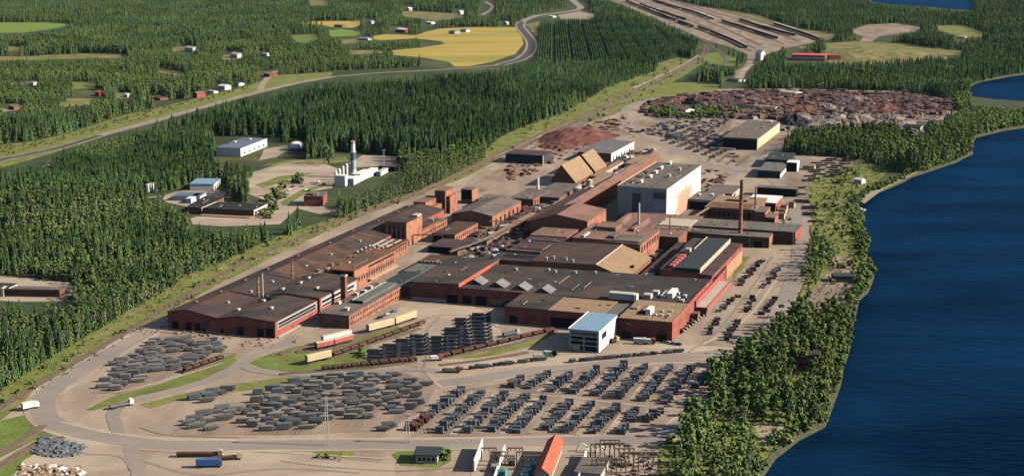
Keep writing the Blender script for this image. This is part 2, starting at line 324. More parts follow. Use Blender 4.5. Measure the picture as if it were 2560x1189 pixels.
# ------------------------------------------------------------------ land cover
PLANT = [(-200, 1400), (-200, 1140), (0, 1020), (105, 945), (400, 768), (520, 700), (700, 610), (880, 533), (1060, 474), (1250, 380), (1440, 290), (1560, 232), (1640, 214), (1800, 222), (2000, 222), (2250, 228), (2380, 252), (2400, 285), (2350, 330), (2150, 338), (1990, 338), (1960, 385), (2120, 395), (2150, 415), (2010, 455), (2022, 520), (2030, 600), (2012, 700), (1990, 740), (1960, 790), (1885, 870), (1800, 945), (1765, 1000), (1690, 1075), (1645, 1110), (1640, 1400)]
sheet('gravel_yard', M_GRAVEL, PLANT, 2)
FIELD_CLEAR = []                                        # open ground the photo shows clear of crowns
def field(name, m, px, amp=2.0): FIELD_CLEAR.append(px); return sheet(name, m, px, amp, 30)
field('meadow', M_CROPG, [(-400, 57), (120, 56), (200, 62), (140, 72), (60, 82), (-400, 84)])
field('meadow', M_GRASSD, [(-300, 142), (60, 141), (200, 134), (320, 135), (318, 148), (230, 145), (100, 150), (-300, 156)])
field('wheat_field', M_CROP, [(745, 62), (780, 53), (900, 52), (905, 60), (880, 70), (830, 68), (800, 62)])
field('meadow', M_CROPG, [(815, 78), (850, 72), (905, 82), (890, 90), (830, 92)])
field('meadow', M_GRASSG, [(725, 88), (790, 85), (800, 98), (760, 108), (735, 105)])
field('wheat_field', M_CROP, [(900, 96), (960, 86), (1040, 88), (1100, 72), (1180, 68), (1290, 68), (1306, 90), (1312, 110), (1290, 135), (1230, 155), (1170, 165), (1140, 166), (1125, 155), (1060, 144), (1000, 138), (945, 132), (960, 128), (1050, 120), (1110, 110), (1100, 103), (1040, 96), (960, 100)])
field('meadow', M_GRASSD, [(1040, 28), (1150, 34), (1160, 44), (1090, 52), (1000, 40)])
field('meadow', M_GRASSD, [(770, 0), (830, 2), (815, 14), (775, 14)])
field('meadow', M_GRASSD, [(1315, 62), (1345, 55), (1350, 85), (1335, 120), (1340, 90)])
field('clearing', M_SHOULDER, [(1390, 38), (1450, 28), (1490, 36), (1480, 48), (1400, 48)])
field('meadow', M_GRASSD, [(1700, 8), (1800, 22), (1900, 38), (1935, 52), (2000, 70), (2100, 88), (2070, 100), (1990, 90), (1900, 60), (1790, 50), (1700, 22)])
field('meadow', M_GRASSD, [(2060, 108), (2130, 104), (2260, 108), (2300, 116), (2420, 128), (2400, 136), (2250, 146), (2110, 152), (2070, 142), (2090, 132), (2060, 118)])
field('clearing', M_GRAVELD, [(2125, 78), (2170, 62), (2240, 58), (2310, 68), (2290, 80), (2200, 90), (2180, 104), (2150, 104), (2160, 92)])
field('meadow', M_GRASS, [(2320, 66), (2400, 62), (2450, 80), (2490, 92), (2430, 92), (2380, 84)])
field('rail_yard_ground', M_GRAVELD, [(1440, -25), (1520, -2), (1600, 30), (1700, 72), (1745, 92), (1830, 118), (1870, 135), (1860, 155), (1855, 165), (1835, 180), (1835, 200), (1850, 200), (1870, 170), (1890, 145), (1960, 120), (2030, 108), (2045, 98), (1980, 78), (1870, 48), (1780, 22), (1700, 4), (1600, -25)])
field('meadow', M_GRASS, [(1620, 220), (1650, 208), (1760, 205), (1800, 212), (1790, 232), (1800, 240), (1640, 245)])
field('meadow', M_GRASSG, [(1750, 135), (1800, 130), (1850, 150), (1830, 165), (1770, 160)])
field('meadow', M_GRASSD, [(1640, 160), (1700, 140), (1730, 150), (1690, 170), (1650, 175)])
for q_ in ([(30, 205), (80, 203), (70, 212), (25, 213)], [(160, 246), (240, 246), (232, 256), (170, 258)], [(290, 232), (345, 236), (340, 246), (285, 246)], [(355, 240), (400, 236), (395, 250), (350, 252)], [(430, 118), (470, 116), (470, 128), (430, 128)], [(560, 136), (600, 138), (595, 148), (555, 148)], [(395, 168), (470, 186), (462, 194), (400, 180)], [(1000, 30), (1040, 26), (1036, 36), (1000, 38)], [(870, 126), (960, 124), (950, 134), (880, 136)], [(850, 100), (900, 98), (890, 108), (855, 110)], [(0, 330), (36, 326), (30, 338), (0, 342)], [(690, 152), (760, 150), (750, 158), (700, 160)], [(20, 115), (75, 118), (60, 128), (20, 128)]): field('meadow', M_GRASSD, q_, 1.2)
# verges of the left highway
field('grass_verge', M_GRASS, [(-300, 420), (-300, 385), (0, 362), (90, 352), (180, 330), (300, 290), (400, 265), (520, 238), (620, 212), (690, 188), (830, 180), (830, 192), (740, 208), (650, 228), (520, 262), (400, 295), (300, 325), (240, 345), (120, 385), (0, 420), (-100, 440)])
field('grass_verge', M_GRASS, [(0, 545), (0, 535), (120, 527), (200, 520), (200, 528), (60, 545)])
field('bare_ground', M_GRAVELL, [(-60, 686), (60, 690), (175, 705), (198, 724), (155, 752), (40, 752), (-60, 745)])
field('bare_ground', M_SHOULDER, [(0, 272), (60, 262), (60, 274), (0, 280)], 1)
field('grass_verge', M_GRASS, [(150, 255), (225, 250), (225, 262), (150, 268)])
field('grass_verge', M_GRASS, [(180, 205), (245, 205), (235, 222), (180, 222)])
# the smaller works beyond the railway
field('gravel_yard', M_GRAVELL, [(660, 372), (720, 362), (730, 372), (690, 392), (650, 400)])
field('gravel_yard', M_GRAVELL, [(620, 450), (640, 430), (720, 410), (800, 405), (850, 425), (850, 445), (830, 470), (760, 480), (800, 515), (845, 525), (800, 535), (740, 520), (700, 560), (560, 565), (480, 560), (475, 545), (510, 535), (640, 530), (690, 510), (620, 480)])
field('bare_ground', M_GRAVELL, [(905, 388), (1020, 390), (1000, 402), (960, 412), (900, 418), (880, 408)])
field('dry_meadow', M_GRASSD, [(740, 400), (860, 392), (870, 402), (820, 408), (740, 408)])
for q_ in ([(640, 462), (700, 440), (790, 430), (720, 448), (660, 470)], [(700, 505), (760, 470), (840, 455), (770, 480), (710, 515)], [(650, 415), (720, 400), (800, 398), (740, 408)]): field('grass_strip', M_GRASS, q_, 1)
field('gravel_yard', M_GRAVELL, [(400, 490), (440, 478), (520, 470), (560, 480), (540, 505), (470, 515), (420, 505)])
# green strips round the works
GREEN = [
 ('grass_verge', M_GRASS, [(-200, 1085), (0, 972), (110, 900), (250, 815), (400, 730), (471, 682), (606, 628), (700, 586), (880, 530), (1060, 472), (1060, 484), (890, 548), (700, 632), (530, 718), (420, 786), (330, 838), (200, 915), (110, 975), (100, 992), (60, 1005), (0, 1050), (-200, 1180)]),
 ('grass_verge', M_GRASS, [(1060, 474), (1190, 395), (1240, 348), (1280, 325), (1415, 276), (1515, 216), (1600, 187), (1700, 146), (1760, 138), (1770, 150), (1700, 195), (1640, 225), (1620, 250), (1570, 262), (1540, 285), (1430, 320), (1260, 396), (1100, 470)]),
 ('grass_strip', M_GRASSG, [(-200, 1180), (0, 1050), (60, 1035), (105, 1050), (155, 1072), (140, 1085), (80, 1098), (0, 1135), (-200, 1250)]),
 ('grass_strip', M_GRASSG, [(-200, 1300), (0, 1170), (55, 1125), (110, 1105), (140, 1108), (90, 1130), (40, 1165), (0, 1210), (-200, 1340)]),
 ('grass_strip', M_GRASSG, [(212, 1022), (280, 990), (400, 958), (500, 925), (560, 890), (588, 882), (592, 898), (560, 920), (480, 955), (400, 985), (300, 1005), (230, 1025)]),
 ('grass_strip', M_GRASS, [(350, 1010), (450, 985), (560, 965), (700, 945), (850, 935), (1000, 925), (1050, 912), (1050, 922), (900, 945), (700, 962), (560, 978), (440, 1000), (380, 1018)]),
 ('grass_strip', M_GRASSG, [(625, 905), (650, 890), (720, 870), (800, 855), (900, 838), (1000, 800), (1055, 790), (1050, 815), (960, 850), (910, 870), (910, 895), (1045, 880), (1048, 905), (900, 925), (760, 930), (660, 918)]),
 ('grass_strip', M_GRASS, [(1090, 895), (1200, 875), (1330, 850), (1395, 825), (1330, 862), (1240, 885), (1110, 905)]),
 ('grass_strip', M_GRASS, [(775, 1140), (800, 1128), (870, 1128), (880, 1142), (820, 1158), (780, 1155)]),
 ('grass_strip', M_GRASSG, [(985, 1135), (1020, 1120), (1120, 1118), (1128, 1150), (1100, 1165), (1010, 1160)]),
 ('grass_strip', M_GRASS, [(218, 1140), (250, 1135), (262, 1146), (225, 1150)]),
 ('grass_strip', M_GRASS, [(1855, 640), (1880, 640), (1860, 670), (1830, 700), (1830, 680)]),
 ('grass_strip', M_GRASSD, [(2150, 338), (2190, 330), (2330, 330), (2370, 335), (2330, 345), (2150, 348)]),
 ('river_meadow', M_GRASS, [(2005, 455), (2060, 430), (2110, 410), (2170, 405), (2220, 425), (2190, 462), (2150, 500), (2150, 545), (2166, 600), (2164, 680), (2138, 740), (2128, 800), (2100, 860), (1970, 850), (1975, 780), (2012, 705), (2030, 600), (2022, 520)]),
 ('river_meadow', M_GRASS, [(1645, 1110), (1700, 1070), (1765, 1000), (1800, 945), (1885, 872), (1960, 800), (2110, 840), (2080, 985), (2055, 1050), (1985, 1082), (1920, 1130), (1888, 1189), (1846, 1330), (1640, 1330)]),
]
for nm, m_, p_ in GREEN: sheet(nm, m_, p_, 1.8, 12)
sheet('sandy_shore', M_SAND, [(2145, 500), (2190, 470), (2270, 432), (2300, 428), (2200, 478), (2160, 508)], 1)
sheet('sandy_shore', M_SAND, [(1890, 1060), (1960, 1058), (1995, 1075), (1975, 1092), (1920, 1120), (1900, 1100)], 1)
sheet('bare_ground', M_GRAVELD, [(2010, 740), (2060, 700), (2080, 640), (2120, 640), (2140, 700), (2120, 745), (2060, 780), (2020, 770)], 2)
BROWN = [
 ('storage_yard', M_GRAVELD, [(1020, 1092), (1140, 975), (1250, 955), (1480, 925), (1590, 915), (1790, 915), (1800, 930), (1740, 1010), (1640, 1090), (1600, 1098)]),
 ('storage_yard', M_GRAVELD, [(420, 1085), (480, 1045), (620, 1020), (640, 985), (800, 945), (1000, 925), (1100, 960), (1060, 1025), (960, 1075), (700, 1085)]),
 ('storage_yard', M_GRAVELD, [(230, 980), (290, 905), (400, 840), (520, 835), (575, 862), (550, 890), (400, 950), (300, 985)]),
 ('pale_yard', M_GRAVELL, [(340, 1195), (350, 1150), (480, 1120), (800, 1135), (990, 1160), (1000, 1300), (300, 1300)]),
 ('pale_yard', M_GRAVELL, [(60, 1150), (160, 1085), (330, 1120), (340, 1150), (300, 1200), (0, 1250)]),
 ('pale_yard', M_GRAVELL, [(1180, 1118), (1640, 1105), (1640, 1350), (1150, 1350)]),
 ('pale_yard', M_GRAVELL, [(1060, 900), (1200, 895), (1440, 885), (1700, 850), (1740, 860), (1880, 870), (1800, 905), (1400, 920), (1270, 948), (1100, 970), (1070, 935)]),
 ('courtyard', M_GRAVELL, [(1010, 760), (1180, 765), (1240, 790), (1255, 840), (1140, 860), (1070, 840), (960, 800)]),
 ('sooty_yard', M_SOOT, [(1100, 620), (1200, 560), (1300, 520), (1390, 470), (1540, 400), (1640, 370), (1640, 400), (1540, 480), (1420, 540), (1330, 590), (1230, 660), (1090, 655)]),
 ('sooty_yard', M_SOOT, [(1590, 690), (1700, 570), (1800, 560), (1740, 620), (1640, 690)]),
 ('storage_yard', M_GRAVELD, [(1590, 330), (1600, 300), (1700, 290), (1830, 290), (1830, 330), (1990, 320), (1960, 400), (1900, 415), (1840, 415), (1740, 380), (1660, 345)]),
 ('scrapyard_ground', M_GRAVELD, [(1620, 290), (1600, 270), (1640, 252), (1700, 240), (1900, 228), (2250, 232), (2380, 252), (2380, 275), (2340, 290), (2200, 290), (1960, 300), (1800, 296), (1700, 290)]),
 ('slag_ground', M_SLAG, [(1950, 300), (2100, 292), (2340, 290), (2350, 322), (2300, 332), (2000, 335), (1945, 325)]),
 ('storage_yard', M_GRAVELD, [(1990, 408), (2120, 392), (2170, 402), (2100, 425), (2040, 440), (2020, 470), (2030, 560), (2000, 580), (1970, 470), (1940, 440)]),
 ('storage_yard', M_GRAVELD, [(1255, 420), (1300, 395), (1340, 425), (1210, 480), (1150, 480), (1190, 440)]),
 ('storage_yard', M_GRAVELD, [(1200, 400), (1330, 345), (1400, 310), (1560, 300), (1590, 345), (1500, 355), (1400, 390), (1250, 395)]),
]
for nm, m_, p_ in BROWN: sheet(nm, m_, p_, 1.5, 12)

# ------------------------------------------------------------------ roads and tracks
HWY = [(-120, 440), (0, 400), (60, 388), (150, 368), (250, 338), (400, 298), (520, 264), (640, 232), (740, 208), (830, 192)]
road('road', M_HWY, HWY[:5], 11, (M_SHOULDER, 16)); road('road', M_ROAD, HWY[4:], 10, (M_SHOULDER, 15))
road('road', M_ROAD, [(830, 192), (950, 182), (1100, 174), (1250, 162)], 9)
road('road', M_HWY, [(1250, 162), (1300, 148), (1325, 128), (1328, 105), (1312, 82), (1300, 66), (1304, 54)], 15, (M_SHOULDER, 24))
road('road', M_ROAD, [(1304, 54), (1340, 40), (1400, 32), (1450, 22), (1440, 8), (1425, -5)], 12, (M_SHOULDER, 20))
road('path', M_SHOULDER, [(1215, 5), (1230, 15), (1225, 26), (1205, 38)], 10)
road('path', M_SHOULDER, [(650, 225), (660, 205), (680, 185), (690, 178)], 10)
road('road', M_SHOULDER, [(-60, 548), (60, 538), (150, 530), (210, 522), (330, 500), (420, 486), (480, 472)], 6)
road('road', M_SHOULDER, [(640, 430), (700, 412), (760, 402)], 6)
LOOP = [(425, 800), (380, 822), (300, 868), (200, 925), (140, 965), (108, 1000), (115, 1040), (165, 1070), (260, 1092), (380, 1108), (520, 1112), (800, 1110), (1100, 1108), (1400, 1102), (1600, 1096), (1680, 1075), (1745, 1035), (1780, 985)]
road('road', M_ROAD, LOOP, 13, (M_GRAVELL, 19))
road('road', M_ROAD, [(300, 1098), (290, 1060), (285, 1030), (330, 1000), (450, 970), (560, 935), (600, 905), (640, 880), (700, 860), (740, 838)], 7)
road('road', M_ROAD, [(600, 905), (640, 925), (760, 935), (900, 928), (1050, 922), (1100, 930)], 7)
road('road', M_ROAD, [(1100, 958), (1200, 945), (1300, 928), (1500, 910), (1700, 890), (1820, 880)], 12)
road('road', M_ROAD, [(1820, 890), (1890, 850), (1940, 790), (1975, 720), (1995, 650), (1998, 600), (1990, 540), (1975, 490), (1940, 455), (1890, 432), (1850, 425)], 11)
road('road', M_ROAD, [(1850, 425), (1760, 398), (1690, 368), (1640, 352), (1590, 332), (1568, 318), (1570, 300), (1610, 288)], 11, (M_GRAVELL, 15))
road('road', M_ROAD, [(1850, 425), (1800, 455), (1755, 490)], 9); road('road', M_ROAD, [(1850, 425), (1900, 400), (1950, 370), (1990, 345)], 10)
road('road', M_ROAD, [(1570, 300), (1560, 275), (1600, 255), (1640, 245)], 9)
road('road', M_GRAVELL, [(1848, 205), (1860, 178), (1880, 160)], 10)
road('road', M_GRAVELL, [(1745, 138), (1730, 150), (1690, 172), (1640, 195), (1580, 222)], 7)
road('road', M_ROAD, [(325, 1108), (330, 1130), (345, 1160), (350, 1200)], 7)
M_WP = mat('wheel_worn_gravel', (.30, .235, .18), var=.2, scale=.3); M_WPL = mat('pale_worn_gravel', (.47, .375, .275), var=.15, scale=.3)
for m_, p_, w_ in ((M_WPL, [(150, 1052), (260, 1078), (400, 1092), (620, 1096), (900, 1094), (1300, 1092)], 1.6), (M_WP, [(350, 1066), (420, 1085), (600, 1092)], 1.2), (M_WP, [(610, 870), (560, 880), (420, 830), (350, 850), (250, 920)], 1.5), (M_WPL, [(240, 990), (330, 970), (430, 945), (560, 905)], 1.4),
  (M_WPL, [(760, 830), (850, 800), (950, 770), (1010, 750)], 2.0), (M_WP, [(1020, 830), (1080, 790), (1180, 790), (1250, 820)], 1.6), (M_WP, [(1060, 930), (1070, 880), (1065, 830), (1100, 790)], 1.8), (M_WPL, [(1430, 900), (1560, 892), (1700, 872), (1800, 840), (1880, 780), (1940, 700)], 2.2), (M_WP, [(1720, 880), (1790, 830), (1850, 760), (1900, 690), (1930, 640)], 1.4), (M_WPL, [(1760, 860), (1830, 810), (1880, 750), (1925, 690)], 1.5),
  (M_WP, [(350, 1150), (500, 1185), (700, 1170), (900, 1180)], 2), (M_WP, [(120, 1100), (200, 1130), (300, 1140), (330, 1175)], 1.6), (M_WPL, [(620, 1125), (800, 1135), (960, 1145)], 1.6), (M_WP, [(700, 1150), (820, 1165), (1000, 1175), (1150, 1165)], 1.5), (M_WP, [(540, 1010), (640, 1000), (700, 975), (900, 950)], 1.2),
  (M_WP, [(1280, 945), (1500, 912), (1760, 900), (1810, 925), (1770, 1000), (1690, 1070)], 1.8), (M_WP, [(1110, 978), (1260, 965), (1480, 1000), (1660, 1015)], 2.0), (M_WPL, [(1200, 975), (1400, 990), (1560, 1008), (1700, 1025)], 1.5)): wheel_path(m_, p_, w_)
MAINL = [(-160, 1130), (-60, 1062), (30, 1000), (120, 945), (230, 880), (330, 820), (420, 765), (520, 705), (600, 663), (700, 615), (880, 537), (1060, 472), (1200, 405), (1330, 345), (1440, 295), (1540, 248), (1620, 208), (1680, 180), (1735, 150), (1760, 128), (1755, 105), (1735, 92)]
track(MAINL, 5.0); track([(x + 8, y + 5) for x, y in MAINL[10:]], 4.0)
track([(-60, 1160), (0, 1130), (70, 1090), (110, 1062)], 4.5); track([(-40, 1195), (20, 1150), (90, 1110), (160, 1092)], 4.5)
track([(1735, 155), (1700, 175), (1640, 210)], 4.0)
track([(1290, 380), (1340, 352), (1400, 325), (1460, 298), (1530, 268)], 4.0); track([(1330, 372), (1400, 338), (1470, 305), (1540, 280)], 4.0)
track([(775, 905), (850, 885), (930, 858), (1000, 838), (1050, 820)], 4.0); track([(700, 885), (800, 862), (900, 838), (980, 815), (1040, 795)], 4.0)
track([(740, 880), (830, 870), (930, 845), (1050, 812)], 4.0)
track([(700, 935), (850, 922), (950, 915), (1042, 902)], 3.5); track([(1090, 895), (1180, 880), (1290, 858), (1390, 825)], 3.5); track([(1100, 912), (1200, 900), (1320, 880)], 3.5)
track([(455, 932), (500, 918), (560, 893)], 3.0)
for k in range(5): track([(1150 + 14 * k, 478 - 2 * k + 2), (1205 + 16 * k, 452 - 2 * k), (1262 + 18 * k, 424 - 3 * k)], 3.2, m=M_GRAVELD)
for k in range(5): track([(1690 + 22 * k, 345 + 6 * k), (1722 + 22 * k, 322 + 5 * k), (1752 + 22 * k, 302 + 4 * k)], 3.2)
for k in range(4): track([(1770 + 24 * k, 402 + 4 * k), (1800 + 24 * k, 378 + 4 * k)], 3.2)
for a, b_ in (((1510, -8), (1880, 128)), ((1560, -10), (1890, 122)), ((1620, -4), (1900, 112)), ((1660, -4), (1960, 110)), ((1700, 6), (2000, 104)), ((1740, 10), (2050, 103))):
    c = ((a[0] + b_[0]) / 2, (a[1] + b_[1]) / 2 - 5); track([a, c, b_], 5, rails=False)
track([(1755, 105), (1770, 112), (1800, 130), (1815, 150), (1800, 165)], 5, rails=False)

# ------------------------------------------------------------------ BUILDINGS
def side_box(side, W_, D_, a0, a1, z0, z1, out, into=0.0):
    """box on a wall: side S (front), E (right), N, Wt; a0..a1 along the wall"""
    if side == 'S': return (a0, a1, -out, into, z0, z1)
    if side == 'N': return (a0, a1, D_ - into, D_ + out, z0, z1)
    if side == 'E': return (W_ - into, W_ + out, a0, a1, z0, z1)
    return (-out, into, a0, a1, z0, z1)
class Bld:
    """one building: an Empty at its near left corner, walls, roof and fittings as parts"""
    def __init__(s, name, label, w, d, h, loc, rz, wall, roof, kind='flat', ridge=None, zr=None, hw=None, he=None, z0=0.0, over=0.35, cat='building', group=None, parapet=0.0, axis='v', trim=None):
        s.w, s.d, s.h = w, d, h; s.root = empty(name, loc, rz, label, cat, group)
        hw = h if hw is None else hw; he = h if he is None else he
        if kind == 'flat': prof = [(0, hw), (w, he)]
        elif kind == 'gable': prof = [(0, hw), (ridge if ridge is not None else w / 2, zr), (w, he)]
        s.prof = prof
        def P(a, b, z): return (a, b, z) if axis == 'v' else (b, a, z)
        LW, LD = (w, d) if axis == 'v' else (d, w)
        if axis != 'v': prof = [(p[0] * LW / w if kind == 'flat' else p[0], p[1]) for p in prof]; prof[-1] = (LW, prof[-1][1])
        if kind == 'gable' and axis != 'v' and ridge is None: prof[1] = (LW / 2, zr)
        m = MB(); n = len(prof); vs = []
        for b_ in (0, LD):
            vs += [P(0, b_, z0), P(LW, b_, z0)] + [P(a, b_, z) for a, z in reversed(prof)]
        k = n + 2; fl = axis != 'v'
        fs = [tuple(range(k)), tuple(range(2 * k - 1, k - 1, -1)), (1, k + 1, k + 2, 2), (0, k - 1, 2 * k - 1, k)]
        if fl: fs = [tuple(reversed(f)) for f in fs]
        m.add(vs, fs); s.wall = m.build('wall', wall, s.root)
        s.wall.data.update()
        r = MB(); o = over; t = 0.35; rv = []; 
        for b_ in (-o, LD + o):
            ext = []
            for i, (a, z) in enumerate(prof):
                if i == 0: a2 = a - o; z2 = z - o * (prof[1][1] - z) / max(.1, prof[1][0] - a)
                elif i == n - 1: a2 = a + o; z2 = z - o * (prof[-2][1] - z) / max(.1, a - prof[-2][0])
                else: a2, z2 = a, z
                ext.append((a2, z2))
            rv += [P(a, b_, z + 0.02) for a, z in ext] + [P(a, b_, z + t) for a, z in ext]
        q = 2 * n; fs = []
        for i in range(n - 1):
            fs += [(n + i, n + i + 1, q + n + i + 1, q + n + i), (i, q + i, q + i + 1, i + 1), (i, i + 1, n + i + 1, n + i), (q + i, q + n + i, q + n + i + 1, q + i + 1)]
        fs += [(0, n, q + n, q), (n - 1, q + n - 1, q + 2 * n - 1, 2 * n - 1)]
        if fl: fs = [tuple(reversed(f)) for f in fs]
        r.add(rv, fs); s.roof = r.build('roof', roof, s.root)
        if kind == 'flat' and w * d > 500 and cat in ('factory hall', 'workshop', 'warehouse', 'building', 'office building'):
            rr = random.Random(int(w * 31 + d * 7)); n_ = min(14, int(w * d / 380))
            for k_ in range(n_):
                x_, y_ = rr.uniform(2, w - 3), rr.uniform(2, d - 3); z_ = hw + (he - hw) * x_ / w + .3; q_ = MB(); a_, c_, e_ = rr.choice([(1.2, 1.2, .9), (2.4, .8, .6), (1, 3.2, .7), (.7, .7, 1.6)]); q_.box(x_, x_ + a_, y_, y_ + c_, z_, z_ + e_); q_.build('roof_hatch', rr.choice([M_ROOFM, M_WALLG, M_WALLBR, M_ROOFV]), s.root)
            for k_ in range(max(1, n_ // 4)):
                x_, y_ = rr.uniform(3, w - 4), rr.uniform(3, d * .5); l_ = rr.uniform(6, min(30, d * .45)); z_ = hw + (he - hw) * x_ / w + .3
                q_ = MB(); q_.rod((x_, y_, z_ + .5), (x_, y_ + l_, z_ + .5), .38, 6); [q_.box(x_ - .3, x_ + .3, y_ + l_ * f_, y_ + l_ * f_ + .3, z_ - .1, z_ + .4) for f_ in (.1, .5, .9)]; q_.build('roof_duct', rr.choice([M_ROOFM, M_WALLBR]), s.root)
        if trim:
            tb = MB(); 
            if kind == 'flat': tb.box(-o - .1, w + o + .1, -o - .12, -o, hw - .3, hw + .5).box(w + o, w + o + .12, -o, d + o, he - .3, he + .5)
            tb.build('eaves_board', trim, s.root)
    def part(s, name, m, *boxes, parent=None):
        b = MB()
        for q in boxes: b.box(*q)
        return b.build(name, m, parent or s.root)
    def on(s, name, m, side, a0, a1, z0, z1, out=0.12, parent=None):
        return s.part(name, m, side_box(side, s.w, s.d, a0, a1, z0, z1, out, 0.05), parent=parent)
    def row(s, name, m, side, a0, a1, n, wd, z0, z1, out=0.10, frame=None):
        me = None
        for i in range(n):
            a = a0 + (a1 - a0) * (i + 0.5) / n; q = side_box(side, s.w, s.d, a - wd / 2, a + wd / 2, z0, z1, out, 0.05)
            if me is None:
                b = MB(); b.box(q[0] - (0 if side in 'EW' else a), q[1] - (0 if side in 'EW' else a), q[2] - (a if side in 'EW' else 0), q[3] - (a if side in 'EW' else 0), q[4], q[5]); me = b.mesh(name, m)
            o = bpy.data.objects.new(name, me); COL.objects.link(o); o.parent = s.root
            o.location = (0, a, 0) if side in 'EW' else (a, 0, 0)
    def vents(s, spots, m=None, sz=(1.2, 1.2, 1.3), z=None, name='roof_vent'):
        b = MB(); b.box(-sz[0] / 2, sz[0] / 2, -sz[1] / 2, sz[1] / 2, -0.2, sz[2]); b.box(-sz[0] * .65, sz[0] * .65, -sz[1] * .65, sz[1] * .65, sz[2], sz[2] + 0.25)
        me = b.mesh(name, m or M_WHITE)
        for x, y in spots:
            o = bpy.data.objects.new(name, me); COL.objects.link(o); o.parent = s.root
            zz = z
            if zz is None:
                zz = s.prof[0][1]
                for (a, za), (c, zc) in zip(s.prof, s.prof[1:]):
                    if a <= x <= c: zz = za + (zc - za) * (x - a) / max(.01, c - a) + .3
            o.location = (x, y, zz)
def ub(name, label, u0, u1, v0, v1, h, wall, roof, **k): return Bld(name, label, u1 - u0, v1 - v0, h, UV(u0, v0), TH, wall, roof, **k)

# --- long rolling mill on the left
b = ub('mill_hall', 'very long dark-roofed red mill hall with low gable, leftmost along the railway', -78, -43, 3, 384, 10, M_WALLR, M_ROOFV, kind='gable', ridge=14, zr=12.6, hw=10.2, he=9.0, cat='factory hall')
b.vents([(7 + RNG.uniform(-2, 4), y) for y in (20, 48, 82, 120, 165, 210, 262, 300, 340, 368)], m=M_ROOFP, sz=(1.3, 1.8, 1.0)); b.vents([(26, y) for y in (30, 60, 90, 140, 180, 230)], M_WALLG, sz=(1.4, 1.4, 1.0))
for a, w_ in ((3, 4.5), (13, 3.6), (19.5, 3.6)): b.on('door', M_DARK, 'S', a, a + w_, 0, 4.6)
b.on('door', M_DARK, 'S', 25, 26.5, 0, 2.4); b.on('base_course', M_WALLG, 'S', 26.6, 34, 0, .6)
for y in (112, 136, 160, 184, 208, 232):
    q = MB(); q.add([(14.2, y, 13.02), (34.9, y, 9.45), (34.9, y + 23.4, 9.45), (14.2, y + 23.4, 13.02)], [(0, 1, 2, 3)]); q.build('roof_sheet', mat('old_rust_roof', (.125, .068, .042), var=.35, scale=.08, scale2=.5, tint=((.075, .052, .045), .05, .5)), b.root)
b = ub('mill_hall', 'grey-roofed red hall joined to the long mill, with a light ribbon window', -42.9, -3, 3, 61, 10, M_WALLR, M_ROOFD, kind='gable', ridge=16, zr=11.6, hw=9.0, he=10.0, cat='factory hall')
b.on('door', M_DARK, 'S', 2.5, 4.2, 0, 2.6); b.on('door', M_DARK, 'S', 14, 18, 0, 4.8); b.on('door', M_DARK, 'S', 27.5, 32, 0, 5.2); b.on('door', M_DARK, 'S', 33.5, 38.6, 0, 6.0)
b.on('window_band', M_WALLG, 'E', 3, 56, 4.6, 9.4, 0.15); b.on('window', M_DARK, 'E', 4, 55, 7.0, 8.6, 0.22); b.on('window', M_GLASS, 'E', 4, 55, 5.0, 6.6, 0.2)
b.on('concrete_apron', M_CONC, 'E', 2, 56, 0, 0.5, 1.5); b.vents([(5, 18), (11, 40), (25, 24), (8, 52)], M_WALLG, sz=(1.4, 2.4, 1.1)); b.vents([(12, 47)], M_DARK, sz=(4, 6, 1.4))
b = ub('mill_hall', 'middle section of the left mill with striped ribbon windows beside the square brick chimney', -42.9, -1.5, 61.2, 121, 11, M_WALLR, M_ROOFD, kind='gable', ridge=16, zr=12.8, hw=9.6, he=11.2, cat='factory hall')
b.on('window_band', M_WALLG, 'E', 2, 56, 4.4, 10.4, 0.15); b.on('window', M_DARK, 'E', 3, 52, 7.2, 8.9, 0.22); b.on('window', M_DARK, 'E', 3, 50, 4.8, 6.0, 0.22)
b.vents([(9, 12), (14, 28), (12, 44), (30, 20)], M_WALLG, sz=(1.2, 3.0, 1.0))
b = ub('mill_hall', 'flat rust-stained roof section between the long mill and the raised orange-roofed block', -42.9, -26.4, 121.2, 198, 9, M_WALLB, M_ROOFR, hw=9.0, he=9.3, cat='factory hall')
b.vents([(RNG.uniform(2, 14), RNG.uniform(4, 72)) for _ in range(16)], M_WALLBR, sz=(1.3, 2.4, 1.2))
b = ub('mill_hall', 'raised brick block with orange rusty roof and dark loading opening, centre of the left mill', -26, -8, 128, 199, 14, M_WALLB, M_ROOFR, cat='factory hall', trim=M_WALLB)
b.on('opening', M_DARK, 'S', 1, 16.5, 9.4, 13.2); b.on('window', M_DARK, 'E', 24, 68, 11.6, 12.9); b.row('window', M_GLASS, 'E', 2, 69, 16, 2.2, 5.4, 8.6)
b.on('canopy', M_YEL, 'E', 22, 70, 3.2, 3.6, 3.0)
b = ub('mill_hall', 'low dark mill section with white roof lights before the tall brick tower', -42.9, -22, 199.2, 256, 9, M_WALLB, M_ROOFV, hw=9.2, he=9.6, cat='factory hall')
b.row('window', M_GLASS, 'E', 2, 54, 12, 2.0, 4.0, 7.0); b.on('window', M_DARK, 'E', 2, 54, 7.6, 8.8)
for x in (3, 9, 15): b.part('skylight', M_CONC, (x, x + 1.8, 26, 54, 9.5, 10.2))
for k in range(12): b.part('roof_vent', M_WALLG, (2 + (k % 3) * 6, 3.2 + (k % 3) * 6, 3 + k * 2.4, 5 + k * 2.4, 9.5, 10.8))
b = ub('mill_hall', 'dark-roofed far section of the left mill behind the tall brick tower', -42.9, -31.5, 308, 346, 8, M_WALLD, M_ROOFD, cat='factory hall')
b.vents([(4, 14), (8, 30)], M_WALLG)
